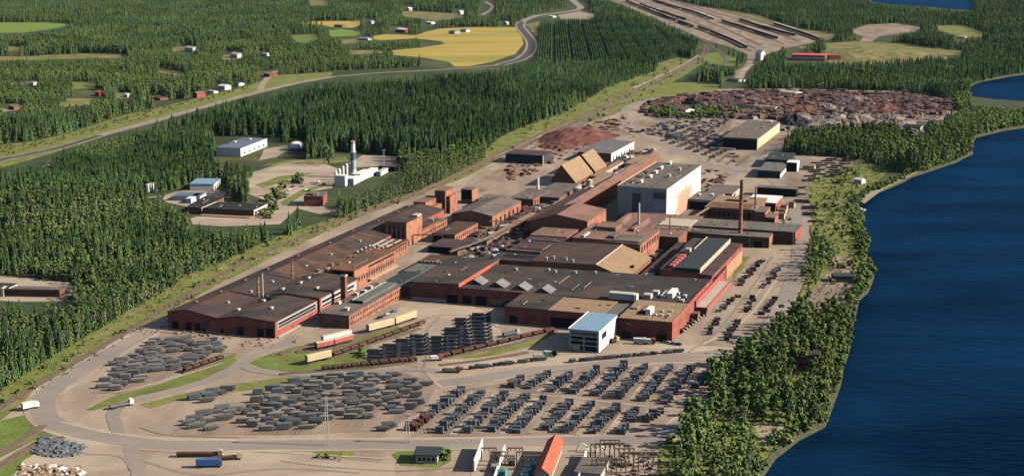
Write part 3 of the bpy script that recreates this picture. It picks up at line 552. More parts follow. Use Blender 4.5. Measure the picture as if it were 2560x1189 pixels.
# stacks on the mill roof
def pipe_stack(name, label, loc, h, r, m, rings=3, cat='stack', bars=0, m2=None):
    t = empty(name, loc, 0, label, cat)
    s_ = MB(); s_.cyl(0, 0, 0, h, r, r * .82, 12); s_.build('pipe', m, t)
    c = MB(); c.cyl(0, 0, h, h + r * .6, r * .95, r * .95, 12); c.build('rim', m2 or M_DARK, t)
    for k in range(rings):
        q = MB(); q.cyl(0, 0, h * (k + 1) / (rings + 1), h * (k + 1) / (rings + 1) + .35, r * 1.25, r * 1.25, 12); q.build('collar', m2 or M_WALLG, t)
    for k in range(bars):
        a = 2 * math.pi * k / bars; q = MB(); q.rod((math.cos(a) * r * 3, math.sin(a) * r * 3, 0), (math.cos(a) * r * 1.1, math.sin(a) * r * 1.1, h * .75), r * .18); q.build('brace', m2 or M_RUST, t)
    return t
pipe_stack('roof_stack', 'pink-grey vent stack with struts on the left mill roof, nearer of two', UV(-44, 58, 9.2), 14, 0.8, M_ROOFP, 3, bars=3)
pipe_stack('roof_stack', 'second thin pipe close beside the nearer roof stack of the left mill', UV(-42, 60.5, 9.2), 16, 0.5, M_WALLG, 2)
pipe_stack('roof_stack', 'slim grey vent stack on the left mill roof, farther of two', UV(-46, 110, 9.2), 14, 0.7, M_ROOFP, 2)
t = empty('brick_chimney', UV(6, 82), TH, 'square brick chimney beside the striped ribbon windows of the left mill', 'chimney')
q = MB(); q.box(-1.7, 1.7, -1.7, 1.7, 0, 22); q.build('shaft', M_WALLD, t); q = MB(); q.box(-1.9, 1.9, -1.9, 1.9, 22, 23); q.build('cap', M_WALLG, t); q = MB(); q.box(-1.2, 1.2, -1.2, 1.2, 23, 23.6); q.build('flue', M_DARK, t)

# --- two-storey office wing
b = ub('office_wing', 'two-storey orange brick wing with many small windows and a light roof lantern', 9, 30, 38, 125, 8, M_WALLB, M_ROOFM, cat='office building', trim=M_WALLB)
b.row('window', M_GLASS, 'E', 2, 85, 24, 1.7, 4.9, 6.8); b.row('window', M_GLASS, 'E', 2, 85, 24, 1.7, 1.4, 3.2)
b.on('window', M_GLASS, 'S', 4, 16, 5, 6.6); b.part('roof_lantern', M_CONC, (9, 9.6, 30, 84, 8.3, 10.6)); b.part('roof_lantern', M_ROOFG, (9.7, 17, 30, 84, 8.3, 10.2)); b.part('lantern_end', M_DARK, (9.8, 16.8, 29.7, 29.98, 8.3, 10.1))
b.vents([(3, 50), (5, 58), (14, 12), (4, 70)], M_WALLG, sz=(2.5, 3, 1.6)); b.part('roof_plant', M_WHITE, (1.5, 3, 24, 27, 8.3, 10))
b = ub('annex', 'low grey flat-roofed annex between the office wing and the main hall corner', 12, 34, 125.4, 192, 7, M_WALLB, M_ROOFG, cat='building')
b.part('roof_step', M_ROOFS, (0.5, 14, 2, 40, 7.3, 7.9)); b.on('window', M_GLASS, 'E', 2, 64, 3, 5)
b = ub('workshop', 'low rust-brown workshop with roof bumps behind the grey annex', 8, 30, 192.5, 228, 6, M_WALLB, M_ROOFV, cat='building')
b.vents([(3 + 3 * k, 8) for k in range(6)], M_ROOFP, sz=(1.4, 2, 1.4))

# --- main hall
b = ub('main_hall', 'red-walled west end of the main hall with dark flat roof and double door', 36, 71, 121, 202, 12, M_WALLR, M_ROOFD, hw=11.8, he=12.6, cat='factory hall', trim=M_ROOFM)
b.on('door', M_DARK, 'S', 27, 34.6, 0, 5.2); b.on('window_band', M_WALLD, 'S', 1, 26, 5.6, 7.6); b.on('base_course', M_WALLG, 'S', 1, 26.5, 0, 1.6); b.on('parapet', M_REDR, 'E', 0, 62, 10.2, 13.0, .5)
b = ub('main_hall', 'broad main hall under a huge dark roof with four slanted skylights in a row', 71.2, 226, 121, 196, 10.2, M_WALLR, M_ROOFD, cat='factory hall', hw=10.2, he=11.0)
b.on('door', M_DARK, 'S', 3, 9, 0, 5.5); b.on('door', M_DARK, 'S', 12, 20, 0, 6); b.on('door', M_GLASS, 'S', 22, 44, 0, 4.6)
b.on('eaves_wall', M_WALLR, 'E', 0, 75, 0.1, 12.2, .5)
for k, (u, v) in enumerate(((76, 131), (93, 127.5), (110, 124.5), (127, 122))):
    q = MB(); x, y = u - 71.2, v - 121.0 + 1.5; w_, d_, z = 8.0, 13, 10.4
    q.add([(x, y, z), (x + w_, y, z), (x + 1.6, y, z + 3.6), (x, y + d_, z), (x + w_, y + d_, z), (x + 1.6, y + d_, z + 3.6)], [(0, 1, 2), (3, 5, 4), (0, 2, 5, 3)])
    sk = q.build('skylight', M_ROOFD, b.root); g = MB(); g.add([(x + 1.6, y - .1, z + 3.75), (x + w_ + .1, y - .1, z + .25), (x + w_ + .1, y + d_ + .1, z + .25), (x + 1.6, y + d_ + .1, z + 3.75)], [(0, 1, 2, 3)]); g.build('glazing', mat('dusty_glazing', (.22, .21, .21), stripes=(1, 1.6, .2, .7)), sk)
b.vents([(20, 60), (42, 66), (48, 62), (62, 64), (75, 68)], M_WALLG, sz=(1.2, 1.6, 1.5), z=10.7)
for x in (62, 66, 81): b.part('roof_joint', M_ROOFV, (x, x + .8, 22, 44, 10.6, 10.95))
b.part('roof_plant', M_WALLG, (103, 119, 1, 7, 10.6, 15.2)); b.part('roof_plant', M_WHITE, (120, 122, -1, 4, 10.6, 15.6))
b.part('roof_plant', M_WHITE, (138, 142, 14, 30, 10.8, 14.6)); b.part('roof_plant', M_WALLG, (134, 137.6, 13, 28, 10.8, 13)); b.part('roof_plant', M_WALLG, (124, 129, 8, 14, 10.8, 14)); b.part('roof_plant', M_WALLG, (127, 131, 20, 25, 10.8, 13.6))
b.vents([(146, 14), (149, 20), (143, 26), (150, 8)], M_WHITE, sz=(1.5, 1.8, 1.8), z=10.8)
b = ub('front_block', 'low dark-roofed red block projecting from the main hall, left of the tan roof', 117, 145, 84, 120.8, 10.4, M_WALLR, M_ROOFD, cat='factory hall', trim=M_ROOFM)
b.on('door', M_DARK, 'S', 3, 8, 0, 4.8)
b = ub('front_block', 'tan-roofed red front block between the dark block and the blue-roofed shed', 145.2, 181, 84, 118, 10.4, M_WALLR, M_ROOFT, cat='factory hall')
b.on('opening', M_DARK, 'S', 2, 28, 0, 6.2)
b = ub('link_block', 'narrow grey-roofed link behind the blue-roofed shed', 181.2, 193.8, 90, 120.8, 9.4, M_WALLR, M_ROOFG, cat='building')
b = ub('corner_block', 'red corner block with tan roof and white vent housings, nearest the right-hand yard', 194, 227, 74, 120.8, 12, M_WALLR, M_ROOFT, cat='factory hall', trim=M_ROOFT)
b.on('door', M_DARK, 'S', 2.5, 7.5, 0, 4.2); b.on('door', M_DARK, 'S', 24, 30, 0, 4); b.on('sign_lamp', M_CONC, 'S', 5, 8, 8.4, 9.4)
b.part('roof_plant', M_WHITE, (14, 17, 11, 21, 12.3, 16)); b.part('roof_plant', M_DARK, (8.5, 13.4, 14, 19, 12.3, 13.2)); b.part('roof_plant', M_ROOFT, (2, 6, 22, 30, 12.3, 13.4)); b.vents([(20, 12), (24, 12), (28, 14), (22, 22), (27, 24)], M_CONC, sz=(1.2, 2.0, 1.0), z=12.3)
b.part('east_lining', M_WALLR, (33.05, 33.4, 0, 46, .1, 12.6))
b = ub('red_canopy', 'long red-edged open canopy along the right wall of the main hall', 226.8, 234.5, 140, 216, 5.5, M_WALLBR, M_CONC, cat='canopy')
b.part('eaves_board', M_REDP, (7.7, 8.3, 0, 76, 3.4, 6.2)); b.part('eaves_board', M_REDP, (.3, .9, 0, 76, 5.9, 9.6)); b.part('eaves_board', M_REDP, (-.2, 8.3, -.7, -.1, 4, 6.0))
b = ub('red_kiosk', 'small red box hut under the main hall wall beside the canopy', 228, 231.5, 128, 134, 4.2, M_REDP, M_ROOFM, cat='hut')
b = ub('east_hall', 'dark hall with a slate-blue raised roof strip edged in white, right of the trench', 190, 226, 197, 306, 15, M_WALLR, M_ROOFV, cat='factory hall', hw=15.5, he=13.5)
sr = b.part('raised_roof', M_ROOFS, (10, 27, 1, 107, 14.5, 17.4)); b.part('edge_strip', M_CONC, (27.05, 27.5, 1, 107, 14.4, 17.7), parent=sr); b.part('edge_strip', M_CONC, (9.4, 9.95, 62, 107, 15, 18.0), parent=sr)
for k in range(5): b.part('roof_lantern', M_REDP, (5.5, 9, 2 + k * 8, 8.5 + k * 8, 15.2, 18.4)); b.part('lantern_cap', M_CONC, (6, 8.6, 8.5 + k * 8, 9.9 + k * 8, 15.2, 18))
b.part('roof_plant', M_CONC, (5, 8.5, 54, 60, 15.2, 19)); b.on('wall_facing', mat('pale_brick', (.46, .25, .15), var=.2), 'E', 50, 108, 0, 9.5, .3)
b.on('window', M_DARK, 'E', 2, 48, 8.5, 11)
b = ub('trench_roof', 'low dark roof running in the deep gap between the sloping roof and the east hall', 172, 181, 200, 330, 6.5, M_WALLD, M_ROOFV, cat='building')
b = ub('trench_roof', 'grey low roof beside the slate-roofed east hall', 182, 189.8, 222, 335, 9, M_WALLD, M_ROOFD, cat='building')
b.part('roof_plant', M_CONC, (-5, 1, -18, -11, 2, 9))
# halls behind the main hall
b = ub('rear_hall', 'dark hall with two sunken roof slots behind the skylights', 66, 95.8, 203, 289, 12, M_WALLD, M_ROOFV, cat='factory hall', trim=M_ROOFM)
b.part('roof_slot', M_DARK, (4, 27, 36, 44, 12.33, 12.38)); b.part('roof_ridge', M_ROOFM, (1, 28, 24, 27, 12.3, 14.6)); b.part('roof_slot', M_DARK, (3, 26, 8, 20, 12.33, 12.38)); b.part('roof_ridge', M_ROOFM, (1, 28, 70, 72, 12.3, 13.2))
b = ub('sloping_hall', 'dark-roofed hall whose tan east roof slopes steeply into the trench', 96, 166, 198, 268, 14, M_WALLD, M_ROOFV, kind='gable', ridge=48, zr=14.6, hw=14.0, he=6.5, cat='factory hall', trim=None)
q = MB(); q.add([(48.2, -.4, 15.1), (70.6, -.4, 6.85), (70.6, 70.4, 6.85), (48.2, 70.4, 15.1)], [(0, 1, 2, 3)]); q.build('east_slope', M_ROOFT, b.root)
q = MB(); q.rod((48, -.4, 15.1), (48, 70.4, 15.1), .45, 6); q.build('ridge_cap', M_CONC, b.root)
b.vents([(10, 6), (14, 10), (24, 8), (30, 4)], M_WALLG, sz=(1.2, 1.2, 1.8)); b.part('roof_plant', M_DARK, (66, 68, 26, 29, 8.6, 10))
b = ub('casting_hall', 'tall hall with dusty red roof and pale eaves in the middle of the works', 105, 157, 270, 330, 16.5, M_WALLB, M_ROOFP, cat='factory hall', hw=17.2, he=15.6, trim=M_ROOFM)
b.part('roof_plant', M_ROOFM, (26, 30, 8, 22, 16.9, 19)); b.part('roof_plant', M_ROOFM, (30, 50, 2, 24, 16.2, 17.4)); b.part('roof_plant', M_ROOFP, (8, 24, 34, 56, 17, 20)); b.part('roof_plant', M_ROOFP, (34, 37, 40, 60, 17, 19)); b.part('roof_plant', M_WALLG, (6, 8, 4, 20, 17, 18.6))
b.row('window', M_DARK, 'E', 2, 58, 7, 3.6, 9, 13); b.on('opening', M_DARK, 'S', 30, 51, 1, 12)
b = ub('casting_hall', 'sawtooth-like pink roofs joining the middle hall to the white melt shop', 112, 172, 330.4, 420, 10, M_WALLD, M_ROOFP, cat='factory hall')
b.part('roof_ridge', M_ROOFP, (4, 7, 2, 60, 10.2, 15)); b.part('roof_ridge', M_ROOFP, (22, 25, 2, 50, 10.2, 15)); b.part('roof_ridge', M_CONC, (34, 59.6, 40, 70, 10.2, 11.2))
pipe_stack('metal_stack', 'slim pale metal stack in front of the white melt shop', UV(141, 328, 16), 20, 0.9, M_WALLG, 2)
pipe_stack('metal_stack', 'thin dark flue pipe beside the right corner of the melt shop', UV(160, 352, 0), 22, 0.5, M_WALLD, 1)
b = ub('lean_to', 'flat pinkish roof tucked under the dark gabled hall', 65, 94, 291, 322, 12.6, M_WALLD, M_ROOFP, cat='building')
b = ub('gabled_hall', 'red-roofed gabled hall with dark front gable left of the melt shop', 50, 97, 336, 391, 17, M_WALLD, M_ROOFP, kind='gable', ridge=22, zr=20.6, hw=14, he=16.8, cat='factory hall')
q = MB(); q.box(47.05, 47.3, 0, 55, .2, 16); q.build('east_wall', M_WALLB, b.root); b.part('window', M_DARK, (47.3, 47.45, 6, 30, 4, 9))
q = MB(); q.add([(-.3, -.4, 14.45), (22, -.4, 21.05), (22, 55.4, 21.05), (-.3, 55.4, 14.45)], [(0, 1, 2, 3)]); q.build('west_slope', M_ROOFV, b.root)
b = ub('gallery', 'very long narrow brown-roofed gallery running back from the gabled hall', 57, 67, 391.4, 700, 16, M_WALLD, M_ROOFP, cat='gallery', kind='gable', ridge=4, zr=18, hw=13, he=16.2)
b = ub('gallery', 'dark lower hall beneath the long gallery on its left side', 38, 56.8, 360, 520, 9, M_WALLD, M_ROOFV, cat='building')
# white melt shop
b = ub('melt_shop', 'huge white melt shop, tallest building, with orange dust stain on its sunlit side', 98, 140, 423, 557, 30.5, M_MELT, M_ROOFM, cat='factory hall', hw=31, he=30.5, over=.2)
M_SHG = mat('grey_sheet_wall', (.33, .33, .34), var=.12, scale=.1, stripes=(0, 1.7, .12, .75)); M_SHP = mat('pale_sheet_wall', (.36, .36, .365), var=.1, scale=.1, stripes=(0, 1.7, .1, .8)); M_SHD = mat('dark_sheet_wall', (.10, .10, .115), var=.15, scale=.1)  # grey front cladding; its tones also carry the shade of that side
fr = [(0.1, 3.4, 0, 30.4, M_SHG), (3.5, 5.2, 3, 30.4, M_SHP), (5.3, 8.8, 0, 30.4, M_SHG), (8.9, 12, 2, 30.4, M_SHP), (12.1, 20.6, 0, 30.2, M_SHG), (20.7, 30.4, 0, 30.2, M_SHG), (30.5, 41.9, 0, 30.2, M_SHG)]
for q_ in ((13, 20, 9, 26, M_SHD), (31.2, 41.2, 22, 27.4, M_SHD), (31.2, 41.2, 8, 20, M_SHP), (22, 24.4, 4, 29, M_SHP), (26.4, 28, 4, 29, M_SHP)): b.on('cladding_panel', q_[4], 'S', q_[0], q_[1], q_[2], q_[3], .28)
for a, c, z0_, z1_, m_ in fr: b.on('cladding_panel', m_, 'S', a, c, z0_, z1_, .14)
b.on('dark_base', M_WALLD, 'S', -.2, 42, 0, 5, .3)
st = bpy.data.materials.new('dust_stained_white'); st.use_nodes = True
N = st.node_tree.nodes; L = st.node_tree.links; bs = N['Principled BSDF']; bs.inputs['Roughness'].default_value = .9
tc = N.new('ShaderNodeTexCoord'); sx = N.new('ShaderNodeSeparateXYZ'); L.new(tc.outputs['Object'], sx.inputs[0])
def mth(op, a, b_=None):
    n_ = N.new('ShaderNodeMath'); n_.operation = op
    for i, q_ in enumerate((a, b_)):
        if q_ is None: continue
        if isinstance(q_, (int, float)): n_.inputs[i].default_value = q_
        else: L.new(q_, n_.inputs[i])
    return n_.outputs[0]
nz = N.new('ShaderNodeTexNoise'); nz.inputs['Scale'].default_value = .12; nz.inputs['Detail'].default_value = 6; L.new(tc.outputs['Object'], nz.inputs['Vector'])
dy = mth('ABSOLUTE', mth('DIVIDE', mth('SUBTRACT', sx.outputs[1], 66.0), 34.0)); dz = mth('ABSOLUTE', mth('DIVIDE', mth('SUBTRACT', sx.outputs[2], 9.0), 13.0))
ed = mth('ADD', mth('MAXIMUM', dy, dz), mth('MULTIPLY', mth('SUBTRACT', nz.outputs[0], .5), 1.6))
mr = N.new('ShaderNodeMapRange'); mr.inputs[1].default_value = 1.15; mr.inputs[2].default_value = .65; L.new(ed, mr.inputs[0])
mx = N.new('ShaderNodeMix'); mx.data_type = 'RGBA'; mx.inputs[6].default_value = (.86, .81, .68, 1); mx.inputs[7].default_value = (.66, .30, .20, 1); L.new(mr.outputs[0], mx.inputs[0]); L.new(mx.outputs[2], bs.inputs['Base Color'])
b.part('east_cladding', st, (42.05, 42.3, .2, 133.8, .2, 30.4)); b.part('corner_panel', M_WHITE, (42.31, 42.36, .2, 4.5, .2, 30.4)); b.part('opening', M_DARK, (42.3, 42.45, 20, 25, 0, 5)); b.part('opening', M_DARK, (42.3, 42.45, 104, 116, 0, 6))
b.vents([(15, 22), (16, 50), (15, 74), (14, 98), (15, 128)], M_WHITE, sz=(1.8, 6.0, 2.0)); b.vents([(6, 22), (6, 50), (7, 74)], M_ROOFD, sz=(4.2, 5.0, .5)); b.vents([(31, 96), (30, 60)], M_CONC, sz=(2, 4, 2.2)); b.part('parapet', M_CONC, (-.2, .4, -.2, 134, 30.9, 32.0))
b = ub('melt_shop_wing', 'open-sided shed with bright white roof edge attached behind the melt shop', 141, 165, 505, 545, 8, M_WALLG, M_ROOFM, cat='shed'); b.part('eaves_board', M_WHITE, (-.2, 24.3, -.9, -.4, 6.6, 8.9)); b.on('opening', M_DARK, 'S', 1, 23, 0, 6.2)
b.vents([(5, 20), (16, 24)], M_WHITE, sz=(2, 3, 1.5))
b = ub('melt_shop_wing', 'small flat-roofed shed with dark doorway behind the white-edged shed', 146, 170, 555, 600, 6, M_CONC, M_ROOFM, cat='shed'); b.part('opening', M_DARK, (24.05, 24.3, 8, 14, .3, 4.5))
# --- right-hand complex
b = ub('long_store', 'long low grey-roofed store with red end wall nearest the river', 167, 253, 381, 414, 9.6, M_WALLD, M_ROOFM, cat='warehouse', trim=M_ROOFD)
b.part('end_wall', M_WALLR, (86.4, 86.8, 0, 33, .2, 9.6)); b.part('roof_sheet', M_ROOFG, (52, 62, .2, 32.5, 9.95, 10.05)); b.part('roof_sheet', M_ROOFG, (73, 86, .2, 32.5, 9.95, 10.05)); b.on('pipe', M_ROOFG, 'S', 84, 85.6, 0, 10, 1.5)
b = ub('store_porch', 'lower grey-roofed front part of the long store with orange sunlit end', 167, 236, 362, 380.8, 8, M_WALLD, M_ROOFM, cat='warehouse')
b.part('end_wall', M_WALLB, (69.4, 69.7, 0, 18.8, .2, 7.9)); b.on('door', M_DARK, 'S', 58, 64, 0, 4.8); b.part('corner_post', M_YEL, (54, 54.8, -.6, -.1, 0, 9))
b = ub('compressor_house', 'brown building with rusty tan roof behind the long store', 164, 207, 464, 524, 9.6, M_WALLD, M_ROOFT, cat='building', trim=M_WALLBR)
b.part('roof_patch', M_ROOFR, (1, 38, 1, 26, 9.95, 10.05)); b.row('window', M_DARK, 'S', 2, 40, 9, 2.4, 3, 6.6); b.part('roof_plant', M_WALLBR, (12, 30, 34, 38, 9.9, 11.6))
b = ub('compressor_house', 'small annex with lit brick end, right of the rusty tan roof', 207.2, 216, 462, 488, 8.6, M_WALLB, M_ROOFM, cat='building'); b.row('window', M_DARK, 'E', 2, 24, 4, 2.6, 1.4, 6)
b = ub('white_shed', 'white-roofed shed behind the tall red chimney', 190, 216, 515, 552, 7.2, M_WALLR, M_WHITE, cat='shed'); b.on('opening', M_DARK, 'S', .5, 25.5, 0, 5.4)
b = ub('white_shed', 'low bright white canopy between brown building and white-roofed shed', 186, 200, 486, 500, 5.5, M_WHITE, M_WHITE, cat='shed')
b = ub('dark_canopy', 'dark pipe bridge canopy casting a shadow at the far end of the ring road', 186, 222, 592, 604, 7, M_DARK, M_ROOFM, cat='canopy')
b = ub('brick_kiosk', 'small brick kiosk with pale frame behind the long store', 218, 226, 452, 470, 6.5, M_WALLB, M_ROOFP, cat='hut'); b.on('opening', M_DARK, 'S', 1, 7, .5, 5)
for k, (u, v) in enumerate(((222, 500), (224, 482), (220, 520), (224, 536))):
    t = ub('storage_tank', 'small rusty yellow tank hut by the ring road, %s from the kiosk' % ORD[k], u, u + 5, v, v + 7, 4.5, M_YEL, M_ROOFR, cat='tank hut')
# tall chimney
t = empty('tall_chimney', UV(212, 372), TH, 'tall round red-brown chimney with green-black sooted top, tallest thing in the works', 'chimney')
q = MB(); q.cyl(0, 0, 0, 36, 1.75, 1.4, 20); q.build('shaft', M_WALLB, t); q = MB(); q.cyl(0, 0, 36, 50, 1.42, 1.25, 20); q.build('sooty_top', mat('green_soot', (.085, .095, .07), var=.3, scale=.2), t)
q = MB(); q.cyl(0, 0, 50, 50.6, 1.5, 1.5, 20); q.build('rim', M_ROOFM, t)
for z in (12, 24, 36, 45): q = MB(); q.cyl(0, 0, z, z + .3, 1.9, 1.9, 20); q.build('band', M_RUST, t)
pipe_stack('metal_stack', 'thin grey-purple stack right behind the tall red chimney', UV(206, 470, 4), 24, 0.8, M_ROOFP, 2)
# storage hall upper right
b = ub('storage_hall', 'large brown-roofed storage hall with cream panelled side near the slag heaps', 97, 136, 870, 1022, 12.6, M_WALLBR, M_ROOFM, cat='warehouse', over=.3)
b.roof.data.materials[0] = M_WALLBR and mat('warm_brown_roof', (.155, .125, .105), var=.14, scale=.05, stripes=(1, 6, .04, .85))
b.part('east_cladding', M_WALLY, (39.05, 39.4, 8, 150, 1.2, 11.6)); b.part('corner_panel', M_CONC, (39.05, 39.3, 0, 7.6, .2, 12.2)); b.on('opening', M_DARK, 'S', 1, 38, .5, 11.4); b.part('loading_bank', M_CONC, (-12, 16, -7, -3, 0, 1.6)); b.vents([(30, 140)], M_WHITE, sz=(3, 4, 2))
# halls at the far left of the works
b = ub('dark_shed', 'dark boxy shed with pale front post beyond the wagon-loading rows', -98, -57, 698, 730, 9, M_WALLD, M_ROOFV, cat='shed'); b.wall.data.materials[0] = M_DARK and mat('dark_blue_cladding', (.05, .06, .07)); b.on('corner_post', M_CONC, 'E', 0, 2, 0, 9)
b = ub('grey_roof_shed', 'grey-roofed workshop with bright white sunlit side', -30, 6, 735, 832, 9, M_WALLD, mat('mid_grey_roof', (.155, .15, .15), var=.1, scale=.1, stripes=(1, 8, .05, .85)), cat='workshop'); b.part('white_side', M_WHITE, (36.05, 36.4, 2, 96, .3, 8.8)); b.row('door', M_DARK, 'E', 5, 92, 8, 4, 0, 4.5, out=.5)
for k, (v0_, v1_) in enumerate(((580, 640), (648, 690))):
    b = ub('slope_shed', ('nearer' if k == 0 else 'farther') + ' of two steep tan-roofed scrap sheds with dark gables', -10, 14, v0_, v1_, 5, M_WALLD, M_ROOFT, kind='gable', ridge=10, zr=20, hw=5, he=4, cat='shed')
    q = MB(); q.add([(-.3, -.36, 5.0), (10, -.36, 20.45), (10, v1_ - v0_ + .36, 20.45), (-.3, v1_ - v0_ + .36, 5.0)], [(0, 1, 2, 3)]); q.build('west_slope', M_ROOFD, b.root)  # steep west slope gets a darker roof, its shade put into the colour
b = ub('tower_block', 'tall brick tower with dark shaded front, centre left', -49, -31, 274, 306, 19, M_WALLB, M_ROOFD, cat='tower'); b.row('window', M_DARK, 'S', 2, 17, 4, 1.2, 4, 16); b.part('roof_plant', M_CONC, (13, 18, 22, 31, 19.2, 21))
b.on('opening', M_DARK, 'E', 2, 5, 0, 4)
b = ub('tower_block', 'square brick building with lit stepped side behind the tall tower', -72, -61, 386, 418, 13.5, M_WALLB, M_ROOFP, cat='tower'); b.part('lean_to', M_WALLB, (11.2, 16, 2, 28, 0, 9)); b.part('window', M_DARK, (16, 16.2, 10, 14, 4, 7)); b.part('lean_to', M_WALLB, (16.2, 20, 0, 16, 0, 5))
b = ub('tower_block', 'slender tall brick tower beside the stepped brick building', -63, -53, 412, 434, 19.6, M_WALLB, M_ROOFP, cat='tower'); b.row('window', M_DARK, 'S', 1, 9, 3, 1.0, 3, 17); b.part('lean_to', M_WALLB, (10.2, 13.5, 2, 20, 0, 15)); b.row('window', M_DARK, 'E', 2, 20, 3, 1.2, 3, 12)
b = ub('tower_block', 'small brick tower, farthest of the brick towers', -58, -47.5, 463, 478, 12.5, M_WALLB, M_ROOFM, cat='tower'); b.on('opening', M_DARK, 'S', .5, 10, 4, 12)
b = ub('brick_workshop', 'long low brick workshop with lit side just right of the tall tower', -41, -31, 305, 360, 6.2, M_WALLB, M_ROOFM, cat='workshop'); b.row('window', M_DARK, 'E', 2, 53, 12, 2, 2, 4.4)
b = ub('brick_workshop', 'dark-roofed brick workshop with orange sunlit wall, second from the tall tower', -19, 0, 298, 350, 6.8, M_WALLB, M_ROOFV, cat='workshop'); b.row('window', M_DARK, 'E', 2, 50, 10, 2, 2, 4.8); b.on('opening', M_DARK, 'S', 1, 12, 0, 5)
b = ub('brick_workshop', 'gabled brick workshop with dark shaded gable and row of doors', -31, 5, 371, 445, 8.5, M_WALLB, M_ROOFM, kind='gable', zr=12.2, cat='workshop'); b.row('door', M_DARK, 'E', 4, 70, 6, 4, 0, 5)
b = ub('brick_workshop', 'small flat workshop behind the gabled brick workshop', -38, -20, 447, 475, 7, M_WALLB, M_ROOFM, cat='workshop'); b.on('opening', M_DARK, 'S', 1, 16, 1, 5)
b = ub('brick_workshop', 'flat grey-roofed hut row beyond the gabled workshop', -14, 8, 470, 520, 6, M_WALLB, M_ROOFM, cat='workshop'); b.row('window', M_DARK, 'E', 2, 48, 7, 2.5, 1, 4.4)
pipe_stack('white_tank', 'upright slim white tank among the brown sheds', UV(-4, 520, 5), 11, 1.4, M_WHITE, 0, cat='tank', m2=M_WHITE)
b = ub('flat_shed', 'broad low flat-roofed shed beside the steep tan scrap sheds', -2, 26, 490, 566, 5, M_WALLD, M_ROOFM, cat='shed')
for k, (u0_, u1_, v0_, v1_, h_, m_, r_) in enumerate(((22, 26, 300, 420, 4, M_WALLBR, M_ROOFT), (14, 20, 252, 270, 5, M_WALLD, M_ROOFV), (30, 34, 440, 490, 5, M_WHITE, M_CONC), (26, 36, 560, 640, 5, M_WALLBR, M_ROOFT), (18, 24, 620, 720, 4, M_CONC, M_ROOFT), (40, 50, 560, 600, 6, M_ROOFM, M_ROOFM), (30, 44, 700, 760, 5, M_WALLY, M_ROOFT))):
    ub('service_shed', ('narrow brown conveyor shed with tan roof along the sooty lane', 'small dark shed at the near end of the sooty lane', 'white-sided conveyor strip left of the gabled hall', 'brown crane shed behind the steep sheds', 'long tan conveyor roof beside the farther steep shed', 'grey tank shed left of the long gallery', 'tan-roofed store at the far end of the gallery')[k], u0_, u1_, v0_, v1_, h_, m_, r_, cat='shed')
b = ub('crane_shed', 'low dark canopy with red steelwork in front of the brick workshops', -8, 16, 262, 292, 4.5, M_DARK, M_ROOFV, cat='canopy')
def cylgroup(k, u, v, r, h, m_, lab): 
    t = empty('process_tank', UV(u, v), 0, lab, 'tank'); q = MB(); q.cyl(0, 0, 0, h, r, r, 14); q.build('shell', m_, t); q = MB(); q.cyl(0, 0, h, h + r * .4, r, r * .2, 14); q.build('lid', M_WALLG, t)
for k, (u, v, r_, h_) in enumerate(((34, 520, 4, 10), (42, 536, 3.4, 9), (36, 552, 3, 12), (46, 610, 4.5, 9), (44, 640, 3.5, 8), (28, 545, 2.5, 8))): cylgroup(k, u, v, r_, h_, (M_CONC, M_WALLG, M_YEL)[k % 3], '%s process tank from the near end, left of the long gallery' % ORD[k])
for k, (a_, c_, z_, m_, lb) in enumerate((((20, 236), (32, 300), 7, M_ROOFM, 'grey pipe bridge beside the near end of the sooty lane'), ((30, 300), (34, 440), 6, M_RUST, 'rusty pipe bridge along the sooty lane beside the brick workshops'), ((36, 440), (46, 700), 8, M_WALLBR, 'brown pipe bridge running along the long gallery'), ((6, 360), (30, 372), 6, M_ROOFM, 'short grey pipe bridge before the gabled brick workshop'), ((160, 360), (168, 470), 9, M_WALLBR, 'brown pipe bridge at the right foot of the melt shop'), ((-30, 285), (-8, 292), 7, M_RUST, 'rusty pipe bridge beside the tall brick tower'))):
    p0, p1 = UV(*a_), UV(*c_); t = empty('pipe_bridge', p0, 0, lb, 'pipe bridge'); d_ = p1 - p0; L_ = d_.length; u_ = d_ / L_; sd_ = Vector((-u_.y, u_.x, 0))
    for o_ in (-.8, 0, .8): q = MB(); q.rod(sd_ * o_ + Vector((0, 0, z_ + .5)), d_ + sd_ * o_ + Vector((0, 0, z_ + .5)), .36, 6); q.build('pipe', m_, t)
    n_ = max(2, int(L_ / 14))
    for i in range(n_ + 1):
        q = MB(); c0 = u_ * (L_ * i / n_)
        for o_ in (-1.1, 1.1): q.rod(c0 + sd_ * o_, c0 + sd_ * o_ + Vector((0, 0, z_)), .16, 4)
        q.rod(c0 - sd_ * 1.3 + Vector((0, 0, z_)), c0 + sd_ * 1.3 + Vector((0, 0, z_)), .16, 4); q.build('trestle', M_WALLBR, t)
# blue-roofed shed, front right
b = ub('blue_roof_shed', 'new shed with blue sheet roof, white side and open glazed front', 174, 192, 36, 77, 13, M_WALLG, M_BLUE, cat='shed', over=.3, hw=13, he=13)
b.on('opening', M_DARK, 'S', 1.2, 8.6, .6, 12); b.on('opening', M_DARK, 'S', 9.6, 17, .6, 12); 
for z in (3.6, 6.4, 9.2): b.on('cross_beam', M_WALLG, 'S', 1.2, 17, z, z + .7, .2)
b.on('glazing', M_GLASS, 'S', 1.2, 17, 9.9, 12, .15); b.part('load', M_YEL, (2, 7, -1.2, -.2, 1, 3.6)); b.part('white_side', M_WHITE, (18.05, 18.35, .2, 40.8, .2, 12.8)); b.part('window', M_DARK, (18.35, 18.45, 6, 16, 6.5, 10)); b.part('edge_strip', M_WHITE, (-.6, -.1, -.4, 41.4, 12.4, 13.8))

